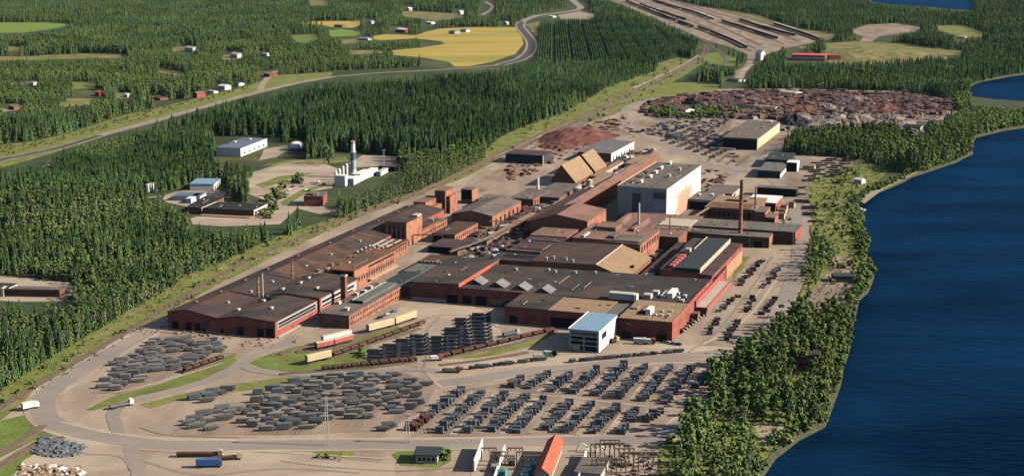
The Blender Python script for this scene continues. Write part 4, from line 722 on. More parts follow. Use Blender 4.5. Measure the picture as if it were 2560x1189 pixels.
# ------------------------------------------------------------------ buildings placed by their ground corners
def gb(name, label, near_, right_, left_, h, wall, roof, **k):
    a, r_, l_ = G(*near_), G(*right_), G(*left_)
    ey = (r_ - a); d = ey.length; ey.normalize(); ex = Vector((ey.y, -ey.x, 0)); w = -(l_ - a).dot(ex)
    w = max(w, 3.0); rz = math.atan2(ex.y, ex.x)
    return Bld(name, label, w, d, h, a - ex * w, rz, wall, roof, **k)
def hb(name, label, x, y, w, d, h, rz, wall, roof, **k):
    p = G(x, y); return Bld(name, label, w, d, h, p, R(rz), wall, roof, **k)
b = gb('white_hall', 'long hall with bluish roof and bright white side at the forest edge', (602, 392), (668, 366), (540, 390), 9, M_WHITE, M_ROOFS, cat='warehouse', over=.2); b.roof.data.materials[0] = mat('blue_grey_roof', (.13, .17, .22), var=.15, scale=.05, stripes=(1, 5, .05, .85))
b.row('window', M_GLASS, 'E', 4, b.d - 4, 5, 5, 2, 4); b.vents([(b.w * .2, b.d * .5), (b.w * .5, b.d * .8)], M_WHITE, sz=(3, 3, 1.2))
p = G(741, 374); t = empty('dome_tank', p, 0, 'blue and white round dome beside the long white hall', 'gas holder')
def dome(r, h, n=16, k=6):
    q = MB(); vs = [(0, 0, h + r * .55)]
    for j in range(1, k + 1):
        a = math.pi / 2 * j / k
        for i in range(n): vs.append((r * math.sin(a) * math.cos(2 * math.pi * i / n), r * math.sin(a) * math.sin(2 * math.pi * i / n), h + r * .55 * math.cos(a)))
    for i in range(n): vs.append((r * math.cos(2 * math.pi * i / n), r * math.sin(2 * math.pi * i / n), 0))
    fs = [(0, 1 + i, 1 + (i + 1) % n) for i in range(n)]
    for j in range(k): fs += [(1 + j * n + i, 1 + (j + 1) * n + i, 1 + (j + 1) * n + (i + 1) % n, 1 + j * n + (i + 1) % n) for i in range(n)]
    return q.add(vs, fs)
dome(8, 5).build('shell', M_WHITE, t); q = MB(); q.cyl(0, 0, 0, 2.6, 8.15, 8.15, 16); q.build('blue_skirt', M_BLUEP, t)
# blue and white chimney with white works
t = empty('white_chimney', G(884, 442), 0, 'blue and white banded chimney above the small white works', 'chimney')
zz = [0, 8, 17, 24, 33, 36]; 
for k in range(5): q = MB(); q.cyl(0, 0, zz[k], zz[k + 1], 2.8 - .12 * k if k < 3 else 2.2, 2.7 - .12 * k if k < 3 else 2.1, 14); q.build('band', (M_WHITE, mat('light_blue_paint', (.36, .46, .60)), mat('dull_navy_paint', (.10, .14, .26)), M_WHITE, mat('pale_pink_paint', (.55, .33, .31)))[k], t)
q = MB(); q.cyl(0, 0, 24.5, 25, 3.4, 3.4, 14); q.build('platform', M_WALLG, t)
hb('silo_block', 'grey-fronted white silo block at the left end of the small white works', 838, 465, 10, 8, 10, -12, M_WHITE, M_WHITE, cat='silo')
hb('white_works', 'bright white boxy building at the foot of the blue and white chimney', 857, 462, 11, 16, 6, -12, M_WHITE, M_WHITE, cat='building')
hb('white_works', 'low white building behind the foot of the blue and white chimney', 878, 450, 10, 30, 6, -20, M_WHITE, M_WHITE, cat='building')
for k in range(4): 
    t = empty('white_silo', G(840 + 9 * k, 458 - 4 * k), 0, '%s slim white silo from the left in the small white works' % ORD[k], 'silo'); q = MB(); q.cyl(0, 0, 0, 11 + k, 1.4, 1.4, 12); q.build('shell', M_WHITE, t); q = MB(); q.cyl(0, 0, 11 + k, 12.2 + k, 1.4, .4, 12); q.build('cone', M_WHITE, t)
gb('long_white_shed', 'long white low shed stretching right from the blue and white chimney', (885, 462), (945, 432), (873, 459), 5, M_WHITE, M_WHITE, cat='shed')
gb('long_white_shed', 'short white shed beside the trees, right of the long white shed', (952, 440), (970, 430), (944, 438), 4, M_WHITE, M_WALLG, cat='shed')
hb('small_shed', 'small dark shed with white end behind the birches', 945, 428, 18, 12, 5, -10, M_DARK, M_ROOFM, cat='shed')
b = gb('red_house', 'dark red boxy building alone on the pale yard', (808, 515), (818, 503), (765, 509), 8.5, M_WALLR, M_ROOFM, cat='building'); b.part('chimney', M_CONC, (b.w * .6, b.w * .6 + 2, 2, 4, 8.5, 12)); b.part('roof_plant', M_ROOFR, (2, 8, 3, 9, 8.8, 10.6))
b = gb('flat_roof_block', 'low black-roofed block with white edges, right of two', (634, 541), (668, 525), (512, 533), 5, M_WALLD, mat('black_roof', (.028, .026, .026), var=.2, scale=.1), cat='building'); b.on('edge_strip', M_WHITE, 'E', 0, b.d, 1.6, 3, .4); b.on('edge_strip', M_WHITE, 'E', 0, b.d, 4, 5.4, .5)
q = MB(); q.box(-1.2, -.3, -1, b.d, 2.5, 5.6); q.build('edge_strip', M_WHITE, b.root); b.on('terrace', M_ROOFT, 'S', 0, b.w, 0, .5, 9)
b = gb('flat_roof_block', 'low black-roofed block, left of two by the forest', (514, 533), (560, 505), (474, 526), 4.6, M_WALLD, MATS['black_roof'], cat='building')
b = gb('blue_roof_house', 'house with light blue roof and white ends at the forest clearing', (535, 476), (552, 462), (480, 472), 6, M_WHITE, M_BLUE, cat='house'); 
b = gb('blue_roof_house', 'lower blue-grey roofed house in front of the light blue roofed house', (500, 502), (515, 492), (440, 497), 4, M_WHITE, MATS['blue_grey_roof'], cat='house')
b = gb('white_cottage', 'white cottage at the near side of the forest clearing houses', (478, 508), (505, 495), (470, 505), 4, M_WHITE, M_WHITE, cat='house')
for k, (x, y) in enumerate(((365, 481), (371, 479), (377, 478))): hb('white_post_shed', 'tiny white hut beside the forest track, %s from the left' % ORD[k], x, y, 2.5, 3, 7, 0, M_WHITE, M_WHITE, cat='hut')
b = gb('sunken_building', 'flat-roofed low building with pale edges in the left forest', (150, 742), (165, 732), (30, 728), 4, M_WALLD, M_ROOFM, cat='building'); b.on('edge_strip', M_ROOFT, 'S', 0, b.w, 4.4, 5.4, .4); b.part('edge_strip', M_WALLY, (-2, -.1, -1, 6, 0, 5.6))
hb('sunken_building', 'bluish wing with white corner at the left frame edge in the forest', -25, 735, 14, 12, 5, -10, M_WHITE, M_ROOFS, cat='building')
# far houses among the woods: x, y, w, d, h, wall, roof, label
FAR = [(462, 127, 30, 16, 9, M_WHITE, M_CONC, 'large pale house far in the left woods'), (576, 143, 28, 16, 9, M_WHITE, M_CONC, 'pale farmhouse with bright gable, right of the large pale house'),
 (545, 224, 16, 12, 8, M_WHITE, M_WHITE, 'white house with white roof by the left highway'), (588, 214, 13, 10, 6, M_WHITE, M_ROOFG, 'green-grey roofed house beside the left highway'), (520, 232, 14, 8, 4, M_WHITE, M_CONC, 'low white house beside the left highway'),
 (482, 243, 12, 14, 8, M_REDP, M_ROOFP, 'pink-red house at the highway edge'), (238, 238, 18, 12, 7, M_REDR, M_REDR, 'orange-red house in the left woods'), (310, 242, 9, 8, 5, M_WHITE, M_WHITE, 'tiny white house right of the orange-red house'),
 (22, 270, 26, 12, 5, M_WALLB, M_ROOFT, 'tan barn at the left edge of the woods'), (76, 212, 10, 8, 5, M_WHITE, M_CONC, 'small pale cottage above the tan barn'), (385, 247, 24, 12, 4, M_WALLB, M_ROOFP, 'pinkish low house near the dark spruce by the highway'),
 (990, 80, 36, 18, 9, M_WALLR, M_WHITE, 'white-roofed farm building at the edge of the wheat field'), (1015, 27, 14, 14, 9, M_WHITE, M_WHITE, 'white house high in the far woods'), (920, 60, 12, 12, 8, M_WHITE, M_CONC, 'pale house between the far fields'),
 (1145, 36, 12, 12, 10, M_WHITE, M_WHITE, 'far white house near the hilltop path'), (1122, 84, 22, 16, 7, M_WALLG, M_ROOFG, 'grey farm building among trees in the wheat field'), (1150, 80, 18, 14, 6, M_WHITE, M_ROOFM, 'grey-roofed farmhouse among trees in the wheat field'),
 (895, 100, 26, 14, 5, M_WALLG, M_BLUE, 'blue-roofed barn left of the wheat field'), (835, 67, 30, 14, 5, M_WALLBR, M_ROOFM, 'brown barn in the small far field'), (1065, 60, 20, 14, 6, M_WHITE, M_WHITE, 'white barn above the wheat field'), (1258, 62, 10, 10, 7, M_WHITE, M_WHITE, 'white hut above the bend of the road'),
 (660, 190, 22, 14, 6, M_WALLB, M_ROOFT, 'tan-roofed house beside the highway bend'), (655, 140, 12, 10, 6, M_WHITE, M_CONC, 'pale cottage alone in the woods above the highway bend'), (1372, 44, 16, 12, 5, M_WHITE, M_WHITE, 'white hut in the clearing beside the far road'), (1888, 150, 14, 12, 18, M_WHITE, M_WHITE, 'narrow white tower house by the rail yard throat'),
 (1818, 202, 26, 14, 5, M_WHITE, M_ROOFM, 'pale hut at the scrapyard road'), (1948, 236, 30, 16, 6, M_WHITE, M_CONC, 'white-roofed shed at the left end of the scrapyard'), (1880, 272, 34, 14, 5, M_WALLY, M_ROOFT, 'tan box building in front of the rusty heaps'),
 (1680, 282, 26, 16, 8, M_WHITE, M_ROOFM, 'pale gabled shed on the hedge by the lighting mast'), (2290, 325, 26, 14, 9, M_WHITE, M_ROOFG, 'white-framed shed beside the slag heaps'), (2258, 325, 22, 12, 7, M_WALLG, M_ROOFS, 'dark grey hut left of the white-framed shed'),
 (2134, 457, 9, 7, 5, M_WHITE, M_WHITE, 'little white hut on the grassy river bank'), (2395, 95, 16, 12, 4, M_CONC, M_CONC, 'pale hut on the grassy rise far right')]
for x, y, w_, d_, h_, wa, ro, lb in FAR:
    k = Bld('house', lb, w_, d_, h_ * .72, G(x, y), R(random.uniform(-58, -30)), wa, ro, kind='gable', zr=h_, axis='h' if w_ > d_ else 'v', cat='house')
    k.row('window', M_DARK, 'S', .5, w_ - .5, max(2, int(w_ / 5)), 1.4, h_ * .25, h_ * .5)
b = gb('red_barn', 'long bright red building at the edge of the far right meadow', (2062, 152), (2066, 147), (1978, 151), 9, M_REDP, M_REDR, cat='barn'); b.row('window', M_WHITE, 'S', 1, b.w - 1, 14, 2.4, 2, 6)
hb('red_barn', 'short red outbuilding right of the long red building', 2072, 150, 22, 14, 8, 0, M_REDP, M_REDR, cat='barn')
# dark workshops east of the road junction
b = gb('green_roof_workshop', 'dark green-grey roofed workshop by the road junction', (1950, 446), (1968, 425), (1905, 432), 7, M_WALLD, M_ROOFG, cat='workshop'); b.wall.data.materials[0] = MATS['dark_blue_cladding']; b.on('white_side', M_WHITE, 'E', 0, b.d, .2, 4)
gb('green_roof_workshop', 'rear dark roofed workshop with white corner by the road junction', (1975, 420), (1988, 402), (1918, 410), 8, MATS['dark_blue_cladding'], M_ROOFS, cat='workshop')
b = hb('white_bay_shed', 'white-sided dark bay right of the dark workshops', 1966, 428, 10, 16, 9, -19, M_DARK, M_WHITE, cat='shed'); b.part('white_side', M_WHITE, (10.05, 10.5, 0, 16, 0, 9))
hb('tan_box', 'small tan container shed right of the dark workshops', 2006, 424, 12, 8, 4, -19, M_WALLY, M_ROOFT, cat='shed'); hb('tan_box', 'white canopy roof behind the dark workshops', 1925, 398, 22, 12, 4, -19, M_WHITE, M_WHITE, cat='shed')
# riverside
b = gb('pump_house', 'dark red pump house hidden in the riverside trees', (2042, 926), (2050, 905), (1975, 922), 6.5, M_WALLR, M_ROOFD, cat='building'); b.part('end_wall', M_CONC, (b.w + .05, b.w + .4, 0, b.d * .6, 0, 6)); b.row('window', M_DARK, 'S', 1, b.w - 1, 4, 1.6, 2, 4)
b = hb('river_hut', 'bluish flat hut on the bare river bank', 2085, 705, 14, 10, 4, 0, MATS['dark_blue_cladding'], M_ROOFS, cat='hut')
# nearest strip
b = gb('gate_house', 'small pale house with dark roof beside the near road', (1093, 1158), (1100, 1140), (1040, 1155), 4.2, M_CONC, MATS['black_roof'], cat='house', over=1.2); b.row('window', M_DARK, 'S', .6, b.w - .6, 4, 1.2, 1.2, 2.8); b.roof.data.materials[0] = M_ROOFS
b = gb('red_roof_hall', 'long narrow building with bright red gabled roof, cut by the bottom of the photo', (1372, 1215), (1405, 1130), (1338, 1210), 6, M_CONC, M_REDR, cat='building', kind='gable', zr=8.6, over=.7); b.row('window', M_DARK, 'E', 2, b.d - 2, 9, 1.6, 2, 4)
for k, (a_, c_) in enumerate((((1185, 1178), (1206, 1122)), ((1232, 1215), (1262, 1126)), ((1445, 1215), (1466, 1140)))):
    p0, p1 = G(*a_), G(*c_); d = (p1 - p0); t = empty('blast_wall', p0, math.atan2(-d.x, d.y), ('leftmost tall white screen wall near the bottom edge', 'thin pale screen wall right of the tallest one', 'white screen wall right of the red-roofed building')[k], 'wall')
    q = MB(); q.box(-.3, .3, 0, d.length, 0, (5.5, 3.2, 4.2)[k]); q.build('panel', M_WHITE, t)
    for j in range(6): q = MB(); q.box(-.8, -.31, d.length * j / 6, d.length * j / 6 + .5, 0, (4.8, 2.8, 3.6)[k]); q.build('buttress', M_CONC, t)

# ------------------------------------------------------------------ YARD STOCK
def proto(name, mb, m): return mb.mesh(name, m)
def bloom_mesh(seed, m, nx=6.2, ny=4.6, layers=4):
    r = random.Random(seed); b = MB(); z = 0
    for k in range(layers):
        n = 4; 
        for i in range(n):
            if k == layers - 1 and r.random() < .35: continue
            j = r.uniform(-.35, .35)
            if k % 2 == 0: y = -ny / 2 + ny * (i + .5) / n; b.box(-nx / 2 + j, nx / 2 + j, y - ny / n * .42, y + ny / n * .42, z, z + .62)
            else: x = -nx / 2 + nx * (i + .5) / n; b.box(x - nx / n * .36, x + nx / n * .36, -ny / 2 + j, ny / 2 + j, z, z + .62)
        z += .66
    return b.mesh('bloom_stack', m)
BLOOMS = [bloom_mesh(s, M_STEEL, layers=3 + s % 3) for s in range(5)] + [bloom_mesh(9, M_RUST, layers=4)]
def item(name, me, loc, rz, label, cat, group, scale=(1, 1, 1)):
    o = bpy.data.objects.new(name, me); COL.objects.link(o); o.location = loc; o.rotation_euler = (0, 0, rz); o.scale = scale
    return tag(o, label, cat, group)
ROWS_UP = [((1276, 970), (1306, 945)), ((1318, 972), (1372, 935)), ((1374, 980), (1426, 938)), ((1427, 985), (1494, 928)), ((1487, 990), (1561, 917)), ((1542, 998), (1616, 917)), ((1605, 1003), (1674, 917)), ((1659, 1010), (1732, 917)), ((1737, 970), (1782, 925))]
ROWS_LO = [((1032, 1076), (1156, 976)), ((1097, 1083), (1210, 980)), ((1165, 1083), (1268, 985)), ((1226, 1079), (1318, 990)), ((1287, 1083), (1362, 1000)), ((1362, 1076), (1428, 1005)), ((1412, 1083), (1482, 1010)), ((1472, 1090), (1542, 1022)), ((1552, 1086), (1592, 1023)), ((1612, 1056), (1654, 1028))]
def blooms(rows, where, group):
    for i, (a, c) in enumerate(rows):
        p, q = G(*a), G(*c); L_ = (q - p).length; n = max(5, int(L_ / 4.1)); s = []
        for k in range(n):
            if random.random() < .02: continue
            s.append(p.lerp(q, (k + .5) / n))
        for k, c_ in enumerate(s):
            me = BLOOMS[5] if (where.startswith('near') and i == 0 and k < 5) else random.choice(BLOOMS[:5])
            c_ = c_ + Vector((random.uniform(-.45, .45), random.uniform(-.3, .3), 0)); sc = random.uniform(.85, 1.12)
            item('bloom_stack', me, c_, TH + random.uniform(-.08, .08) + .25, 'steel bloom stack, %s up the %s row from left, %s' % (ORD[k], ORD[i], where), 'steel stack', group, (sc * .66, sc * .78, random.uniform(.9, 1.6)))
blooms(ROWS_UP, 'far half of the right-hand yard', 'steel bloom stacks in slanting rows of the far half yard')
blooms(ROWS_LO, 'near half of the right-hand yard', 'steel bloom stacks in slanting rows of the near half yard')
for i in range(9):                                     # sandy drive lanes between the rows
    a, c = ROWS_LO[i], ROWS_LO[i + 1]
    m0 = ((a[0][0] + c[0][0]) / 2, (a[0][1] + c[0][1]) / 2 + 2); m1 = ((a[1][0] + c[1][0]) / 2, (a[1][1] + c[1][1]) / 2 - 2)
    ZL[0] += .002; ribbon('yard_lane', M_GRAVELL if i % 2 else M_SHOULDER, [G(*m0), G(*m1)], 3.4, ZL[0])
for i in range(8):
    a, c = ROWS_UP[i], ROWS_UP[i + 1]
    m0 = ((a[0][0] + c[0][0]) / 2, (a[0][1] + c[0][1]) / 2 + 2); m1 = ((a[1][0] + c[1][0]) / 2, (a[1][1] + c[1][1]) / 2 - 2)
    ZL[0] += .002; ribbon('yard_lane', M_GRAVELL if i % 2 else M_SHOULDER, [G(*m0), G(*m1)], 3.4, ZL[0])
def bar_mesh(seed, L_=7.6, wd=3.2, m=None):
    r = random.Random(seed + 50); b = MB(); z = 0
    for k in range(3):
        n = 5
        for i in range(n):
            if k == 2 and r.random() < .4: continue
            y = -wd / 2 + wd * (i + .5) / n; j = r.uniform(-.9, .9); b.box(-L_ / 2 + j, L_ / 2 + j, y - .3, y + .3, z, z + .55)
        z += .6
        if k < 2:
            for x in (-L_ * .3, L_ * .3): b.box(x - .15, x + .15, -wd / 2, wd / 2, z, z + .2)
            z += .22
    return b.mesh('bar_pile', m or M_BARS)
M_BARL = mat('light_steel_bars', (.31, .30, .285), var=.2, scale=.4, scale2=2, stripes=(1, .8, .25, .45))
BARS = [bar_mesh(s) for s in range(3)] + [bar_mesh(7, m=M_STEEL), bar_mesh(8, m=M_BARL), bar_mesh(9, m=M_BARL)]
def piles(poly, dx, dy, rz, lab, group, jit=1.2, keep=.90, me_list=None, dens=None):
    P_ = W(poly); c, s = math.cos(rz), math.sin(rz)
    loc = [(p.x * c + p.y * s, -p.x * s + p.y * c) for p in P_]
    xs = [p[0] for p in loc]; ys = [p[1] for p in loc]; row = 0; y = min(ys) + dy / 2
    while y < max(ys):
        x = min(xs) + dx * (.5 if row % 2 else .15); k = 0; any_ = False
        while x < max(xs):
            if inside(np.array([x]), np.array([y]), loc)[0] and random.random() < keep:
                X = x + random.uniform(-jit, jit); Y = y + random.uniform(-jit, jit) * .5
                item('bar_pile', random.choice(me_list or BARS), (X * c - Y * s, X * s + Y * c, .6), rz + random.uniform(-.12, .12), lab % (ORD[k], ORD[row]), 'steel pile', group, (random.uniform(.7, 1.1), random.uniform(.6, 1.0), random.uniform(.6, 1.35)))
                k += 1; any_ = True
            x += dx
        if any_: row += 1
        y += dy
piles([(608, 1050), (640, 985), (680, 962), (800, 942), (1000, 930), (1085, 965), (1060, 985), (1050, 1018), (960, 1045), (800, 1068), (640, 1080)], 10.4, 6.6, R(6), 'grey bar pile, %s from left in the %s row of the central yard', 'grey steel bar piles in the central yard')
piles([(428, 1075), (500, 1030), (590, 1015), (600, 1040), (520, 1078)], 9, 6, R(24), 'grey bar pile, %s along the %s row of the small slanting cluster', 'grey bar piles in the small slanting cluster', me_list=[bar_mesh(21, 8), bar_mesh(22, 8, m=M_STEEL)])
piles([(465, 998), (500, 980), (585, 965), (588, 985), (500, 1010)], 9, 6, R(15), 'grey bar pile, %s along the %s row above the slanting cluster', 'grey bar piles above the slanting cluster', me_list=[bar_mesh(23, 8), bar_mesh(24, 8, m=M_STEEL)])
piles([(242, 975), (262, 940), (300, 900), (390, 850), (450, 842), (540, 850), (562, 870), (530, 895), (400, 935), (290, 978)], 9.4, 6.2, R(14), 'pale grey bar pile, %s from left in the %s row of the left yard', 'grey steel bar piles in the left yard')
piles([(950, 1072), (990, 1062), (985, 1076), (955, 1080)], 8, 5, R(5), 'short pipe pile, %s in the %s row by the near road', 'short pipe piles by the near road')
# blue-black bloom ladders beside the sidings
k_ = 0
BLK = [bloom_mesh(31, M_STEELB, 7.4, 3.8, 3), bloom_mesh(32, M_STEELB, 7.4, 3.8, 3)]
for j, (x0, y0, x1, y1, n) in enumerate(((917, 903, 917, 878, 4), (950, 899, 955, 866, 5), (990, 892, 988, 852, 6), (1030, 885, 1024, 842, 6), (1076, 884, 1076, 846, 5), (1106, 880, 1110, 825, 7), (1145, 870, 1135, 800, 9), (1184, 858, 1180, 788, 9))):
    for k in range(n):
        p = G(near(x0, x1, k / (n - 1)), near(y0, y1, k / (n - 1))); p.x += 4; p.z = .3
        item('slab_stack', random.choice(BLK), p, R(-3), 'blue-black slab stack, %s up in the %s column from left' % (ORD[k], ORD[j]), 'steel stack', 'blue-black slab stacks in columns beside the sidings', (1, .95, random.uniform(.45, .62)))
        item('slab_stack', BLK[k % 2], p + Vector((6.4 if j > 3 else 6.0, 2.2, 0)), R(70), 'slanting black slab stack, %s up beside the %s column from left' % (ORD[k], ORD[j]), 'steel stack', 'slanting black slab stacks beside the columns', (.75, .35, .62))
# loose stock east of the main hall and in other yards
SM = [bloom_mesh(41, M_STEELB, 3.2, 2.6, 3), bloom_mesh(42, M_STEEL, 3.4, 2.4, 3), bloom_mesh(43, M_RUST, 3.0, 3.0, 2)]
EAST = [((1846, 715), (1906, 650), 13), ((1905, 722), (1950, 672), 9), ((1768, 838), (1798, 795), 6), ((1796, 782), (1848, 738), 7), ((1812, 852), (1852, 800), 8), ((1860, 782), (1886, 742), 6), ((1906, 788), (1942, 745), 7), ((1700, 835), (1760, 762), 12), ((1768, 752), (1800, 712), 5)]
for i, (a, c, n) in enumerate(EAST):
    for k in range(n):
        p = G(*a).lerp(G(*c), (k + .5) / n) + Vector((random.uniform(-1.4, 1.4), random.uniform(-1, 1), 0))
        item('bundle_stack', random.choice(SM), p, random.uniform(-.3, .3), 'small steel bundle stack, %s up the %s line beside the red canopy yard' % (ORD[k], ORD[i]), 'steel stack', 'small steel stacks in the east yard', (random.uniform(.8, 1.5), random.uniform(.8, 1.3), random.uniform(.8, 1.5)))
YEL_ = [bloom_mesh(51, M_YEL, 4, 1.2, 2)]
for k in range(8): item('yellow_crate', YEL_[0], G(1706 + 7 * k, 828 - 5.5 * k), R(-50), 'pale yellow frame, %s from the corner block along its sunlit wall' % ORD[k], 'crate', 'pale yellow frames by the corner block')
for i, (a, c, n) in enumerate((((1110, 930), (1370, 898), 22), ((1425, 905), (1710, 878), 26))):
    for k in range(n):
        if random.random() < .2: continue
        p = G(*a).lerp(G(*c), (k + .5) / n); p.z = .4
        item('plate_stack', random.choice(SM + [BARS[0]]) if k % 4 else BARS[1], p, R(random.uniform(-5, 12)), 'low plate stack, %s from left on the %s strip before the halls' % (ORD[k], ('left', 'right')[i]), 'steel stack', 'low plate stacks along the strip before the halls', (random.uniform(.4, .9), random.uniform(.6, 1), .8))
for i in range(13):
    p = G(1660 + 20 * (i % 7) + 16 * (i // 7), 352 + 7 * (i % 7) - 22 * (i // 7)); 
    for k in range(5): item('wagon_load', random.choice(SM), p + Vector((12 * k * .5, 14 * k, 0)), R(20), 'low load pile, %s in the %s line left of the storage hall' % (ORD[k], ORD[i]), 'steel stack', 'low load piles beside the storage hall', (1.8, 1.8, .9))
for i in range(7):
    for k in range(5):
        p = G(2020 + 22 * i + 6 * k, 452 - 5 * i - 11 * k) if i < 5 else G(1990 + 10 * k, 470 + 20 * (i - 5) + 16 * k)
        item('slab_row', BLK[0], p + Vector((random.uniform(-4, 4), 0, 0)), R(random.uniform(-12, 5)), 'dark slab heap, %s in the %s line of the riverside store yard' % (ORD[k], ORD[i]), 'steel stack', 'dark slab heaps in the riverside store yard', (1.6, .9, .6))
# ------------------------------------------------------------------ RAILWAY WAGONS
def wagon(label, loc, rz, L_, body, roof_, group=None, open_=False, cat='wagon', h=3.6):
    t = empty('freight_wagon', loc, rz, label, cat, group)
    q = MB(); q.box(-L_ / 2, L_ / 2, -1.45, 1.45, 1.2, h if not open_ else 2.2); q.build('body', body, t)
    if not open_:
        q = MB(); vs = []
        for x in (-L_ / 2 - .1, L_ / 2 + .1): vs += [(x, -1.5, h), (x, -.9, h + .45), (x, .9, h + .45), (x, 1.5, h)]
        q.add(vs, [(0, 1, 5, 4), (1, 2, 6, 5), (2, 3, 7, 6), (3, 2, 1, 0), (4, 5, 6, 7), (0, 4, 7, 3)]); q.build('roof', roof_, t)
    q = MB(); q.box(-L_ / 2 - .3, L_ / 2 + .3, -1.1, 1.1, .95, 1.2); q.build('underframe', M_DARK, t)
    w_ = MB(); [w_.cyl(0, 0, 0, 0, 0)] if False else None
    q = MB()
    for s_ in (-1, 1): q.box(-.9, .9, s_ * .8 - .1, s_ * .8 + .1, 0, .9)
    me = q.mesh('bogie', M_DARK)
    for x in (-L_ * .36, L_ * .36): o = bpy.data.objects.new('bogie', me); COL.objects.link(o); o.parent = t; o.location = (x, 0, 0)
    return t
def seg(a, c, lat=0): 
    p, q = G(*a), G(*c); d = q - p; return (p + q) / 2 + Vector((0, 0, .7)), math.atan2(d.y, d.x), d.length
for a, c, lb, col in (((919, 833), (983, 816), 'long pale yellow covered wagon, left of the coupled pair', M_YEL), ((986, 815), (1038, 797), 'long pale yellow covered wagon, right of the coupled pair', M_YEL), ((766, 911), (826, 897), 'pale yellow covered wagon alone on the grassy siding', M_YEL), ((806, 862), (876, 845), 'cream covered wagon behind the pink-red wagon', M_WHITE)):
    p, r_, L_ = seg(a, c); wagon(lb, p, r_, min(L_, 26), col, M_YEL, h=4.6)
for k, (a, c) in enumerate((((790, 875), (832, 866)), ((834, 866), (880, 853)))): p, r_, L_ = seg(a, c); wagon(('front', 'rear')[k] + ' pink-red works wagon of the pair before the cream wagon', p, r_, min(L_, 18), M_REDP, M_CONC, h=3.9)
for k in range(11):
    p, r_, L_ = seg((832 + 21 * k, 893 - 7.6 * k), (851 + 21 * k, 886 - 7.6 * k)); wagon('rusty empty flat wagon, %s from left on the long middle siding' % ORD[k], p, r_, L_ * .93, M_RUST, M_RUST, 'rusty flat wagons on the sidings', True)
for k in range(10):
    p, r_, L_ = seg((1098 + 29 * k, 897 - 7 * k), (1124 + 29 * k, 891 - 7 * k)); wagon('brown low flat wagon, %s from left on the right-hand siding' % ORD[k], p, r_, L_ * .9, M_RUST, M_RUST, 'brown flat wagons on the right siding', True)
for k in range(10):
    p, r_, L_ = seg((805 + 24 * k, 926 - 2.4 * k), (826 + 24 * k, 924 - 2.4 * k)); wagon('brown low flat wagon, %s from left along the grass strip' % ORD[k], p, r_, L_ * .9, M_RUST, M_RUST, 'brown flat wagons along the grass strip', True)
for k in range(5):
    p, r_, L_ = seg((460 + 20 * k, 931 - 7 * k), (478 + 20 * k, 925 - 7 * k)); wagon('rusty flat wagon, %s from left beside the left yard' % ORD[k], p, r_, L_ * .9, M_RUST, M_RUST, 'rusty flat wagons beside the left yard', True)
def wagon_mesh(m1, m2, L_=17):
    b = MB(); b.box(-L_ / 2, L_ / 2, -1.7, 1.7, .9, 4.4); n0 = len(b.f); b.box(-L_ / 2, L_ / 2, -1.75, 1.75, 4.4, 4.7); b.box(-L_ * .4, -L_ * .25, -1.2, 1.2, 0, .9); b.box(L_ * .25, L_ * .4, -1.2, 1.2, 0, .9)
    me = b.mesh('freight_wagon', [m1, m2]); 
    for i, p in enumerate(me.polygons): p.material_index = 1 if n0 <= i < n0 + 6 else 0
    return me
WD = mat('dark_wagon_paint', (.045, .035, .035), var=.3, scale=.2); WG = [wagon_mesh(WD, M_CONC), wagon_mesh(WD, M_WHITE), wagon_mesh(WD, M_WALLBR), wagon_mesh(M_RUST, M_WALLBR)]
for j, (pts, n) in enumerate(((((1566, 4), (1640, 34), (1700, 57), (1735, 70)), 64), (((1745, 70), (1790, 87), (1830, 103), (1868, 122)), 40), (((1632, 2), (1690, 20), (1740, 34), (1783, 51)), 44), (((1805, 55), (1860, 72), (1910, 88), (1947, 100)), 28), (((1850, 52), (1900, 68), (1950, 82), (1990, 92)), 22), (((1935, 62), (1990, 80), (2030, 94), (2052, 103)), 22), (((1600, 12), (1650, 30), (1715, 52)), 30))):
    path = catmull(W(pts), 30); cum = [0]
    for a, c in zip(path, path[1:]): cum.append(cum[-1] + (c - a).length)
    n = int(cum[-1] / 18.2); kinds = random.choice([0, 1])
    for k in range(n):
        s_ = k * 18.2 + 9
        i = max(0, min(len(path) - 2, int(np.searchsorted(cum, s_)) - 1)); a, c = path[i], path[i + 1]; d = c - a; p = a + d * ((s_ - cum[i]) / d.length)
        if random.random() < .05: continue
        if k % 7 == 0: kinds = random.choice([0, 0, 1, 2, 3])
        p.z = .5; item('freight_wagon', WG[kinds], p, math.atan2(d.y, d.x), 'dark freight wagon in the %s long train of the far rail yard' % ORD[j], 'wagon', 'freight wagons of the %s train in the far rail yard' % ORD[j], (1, 1, 1.3))
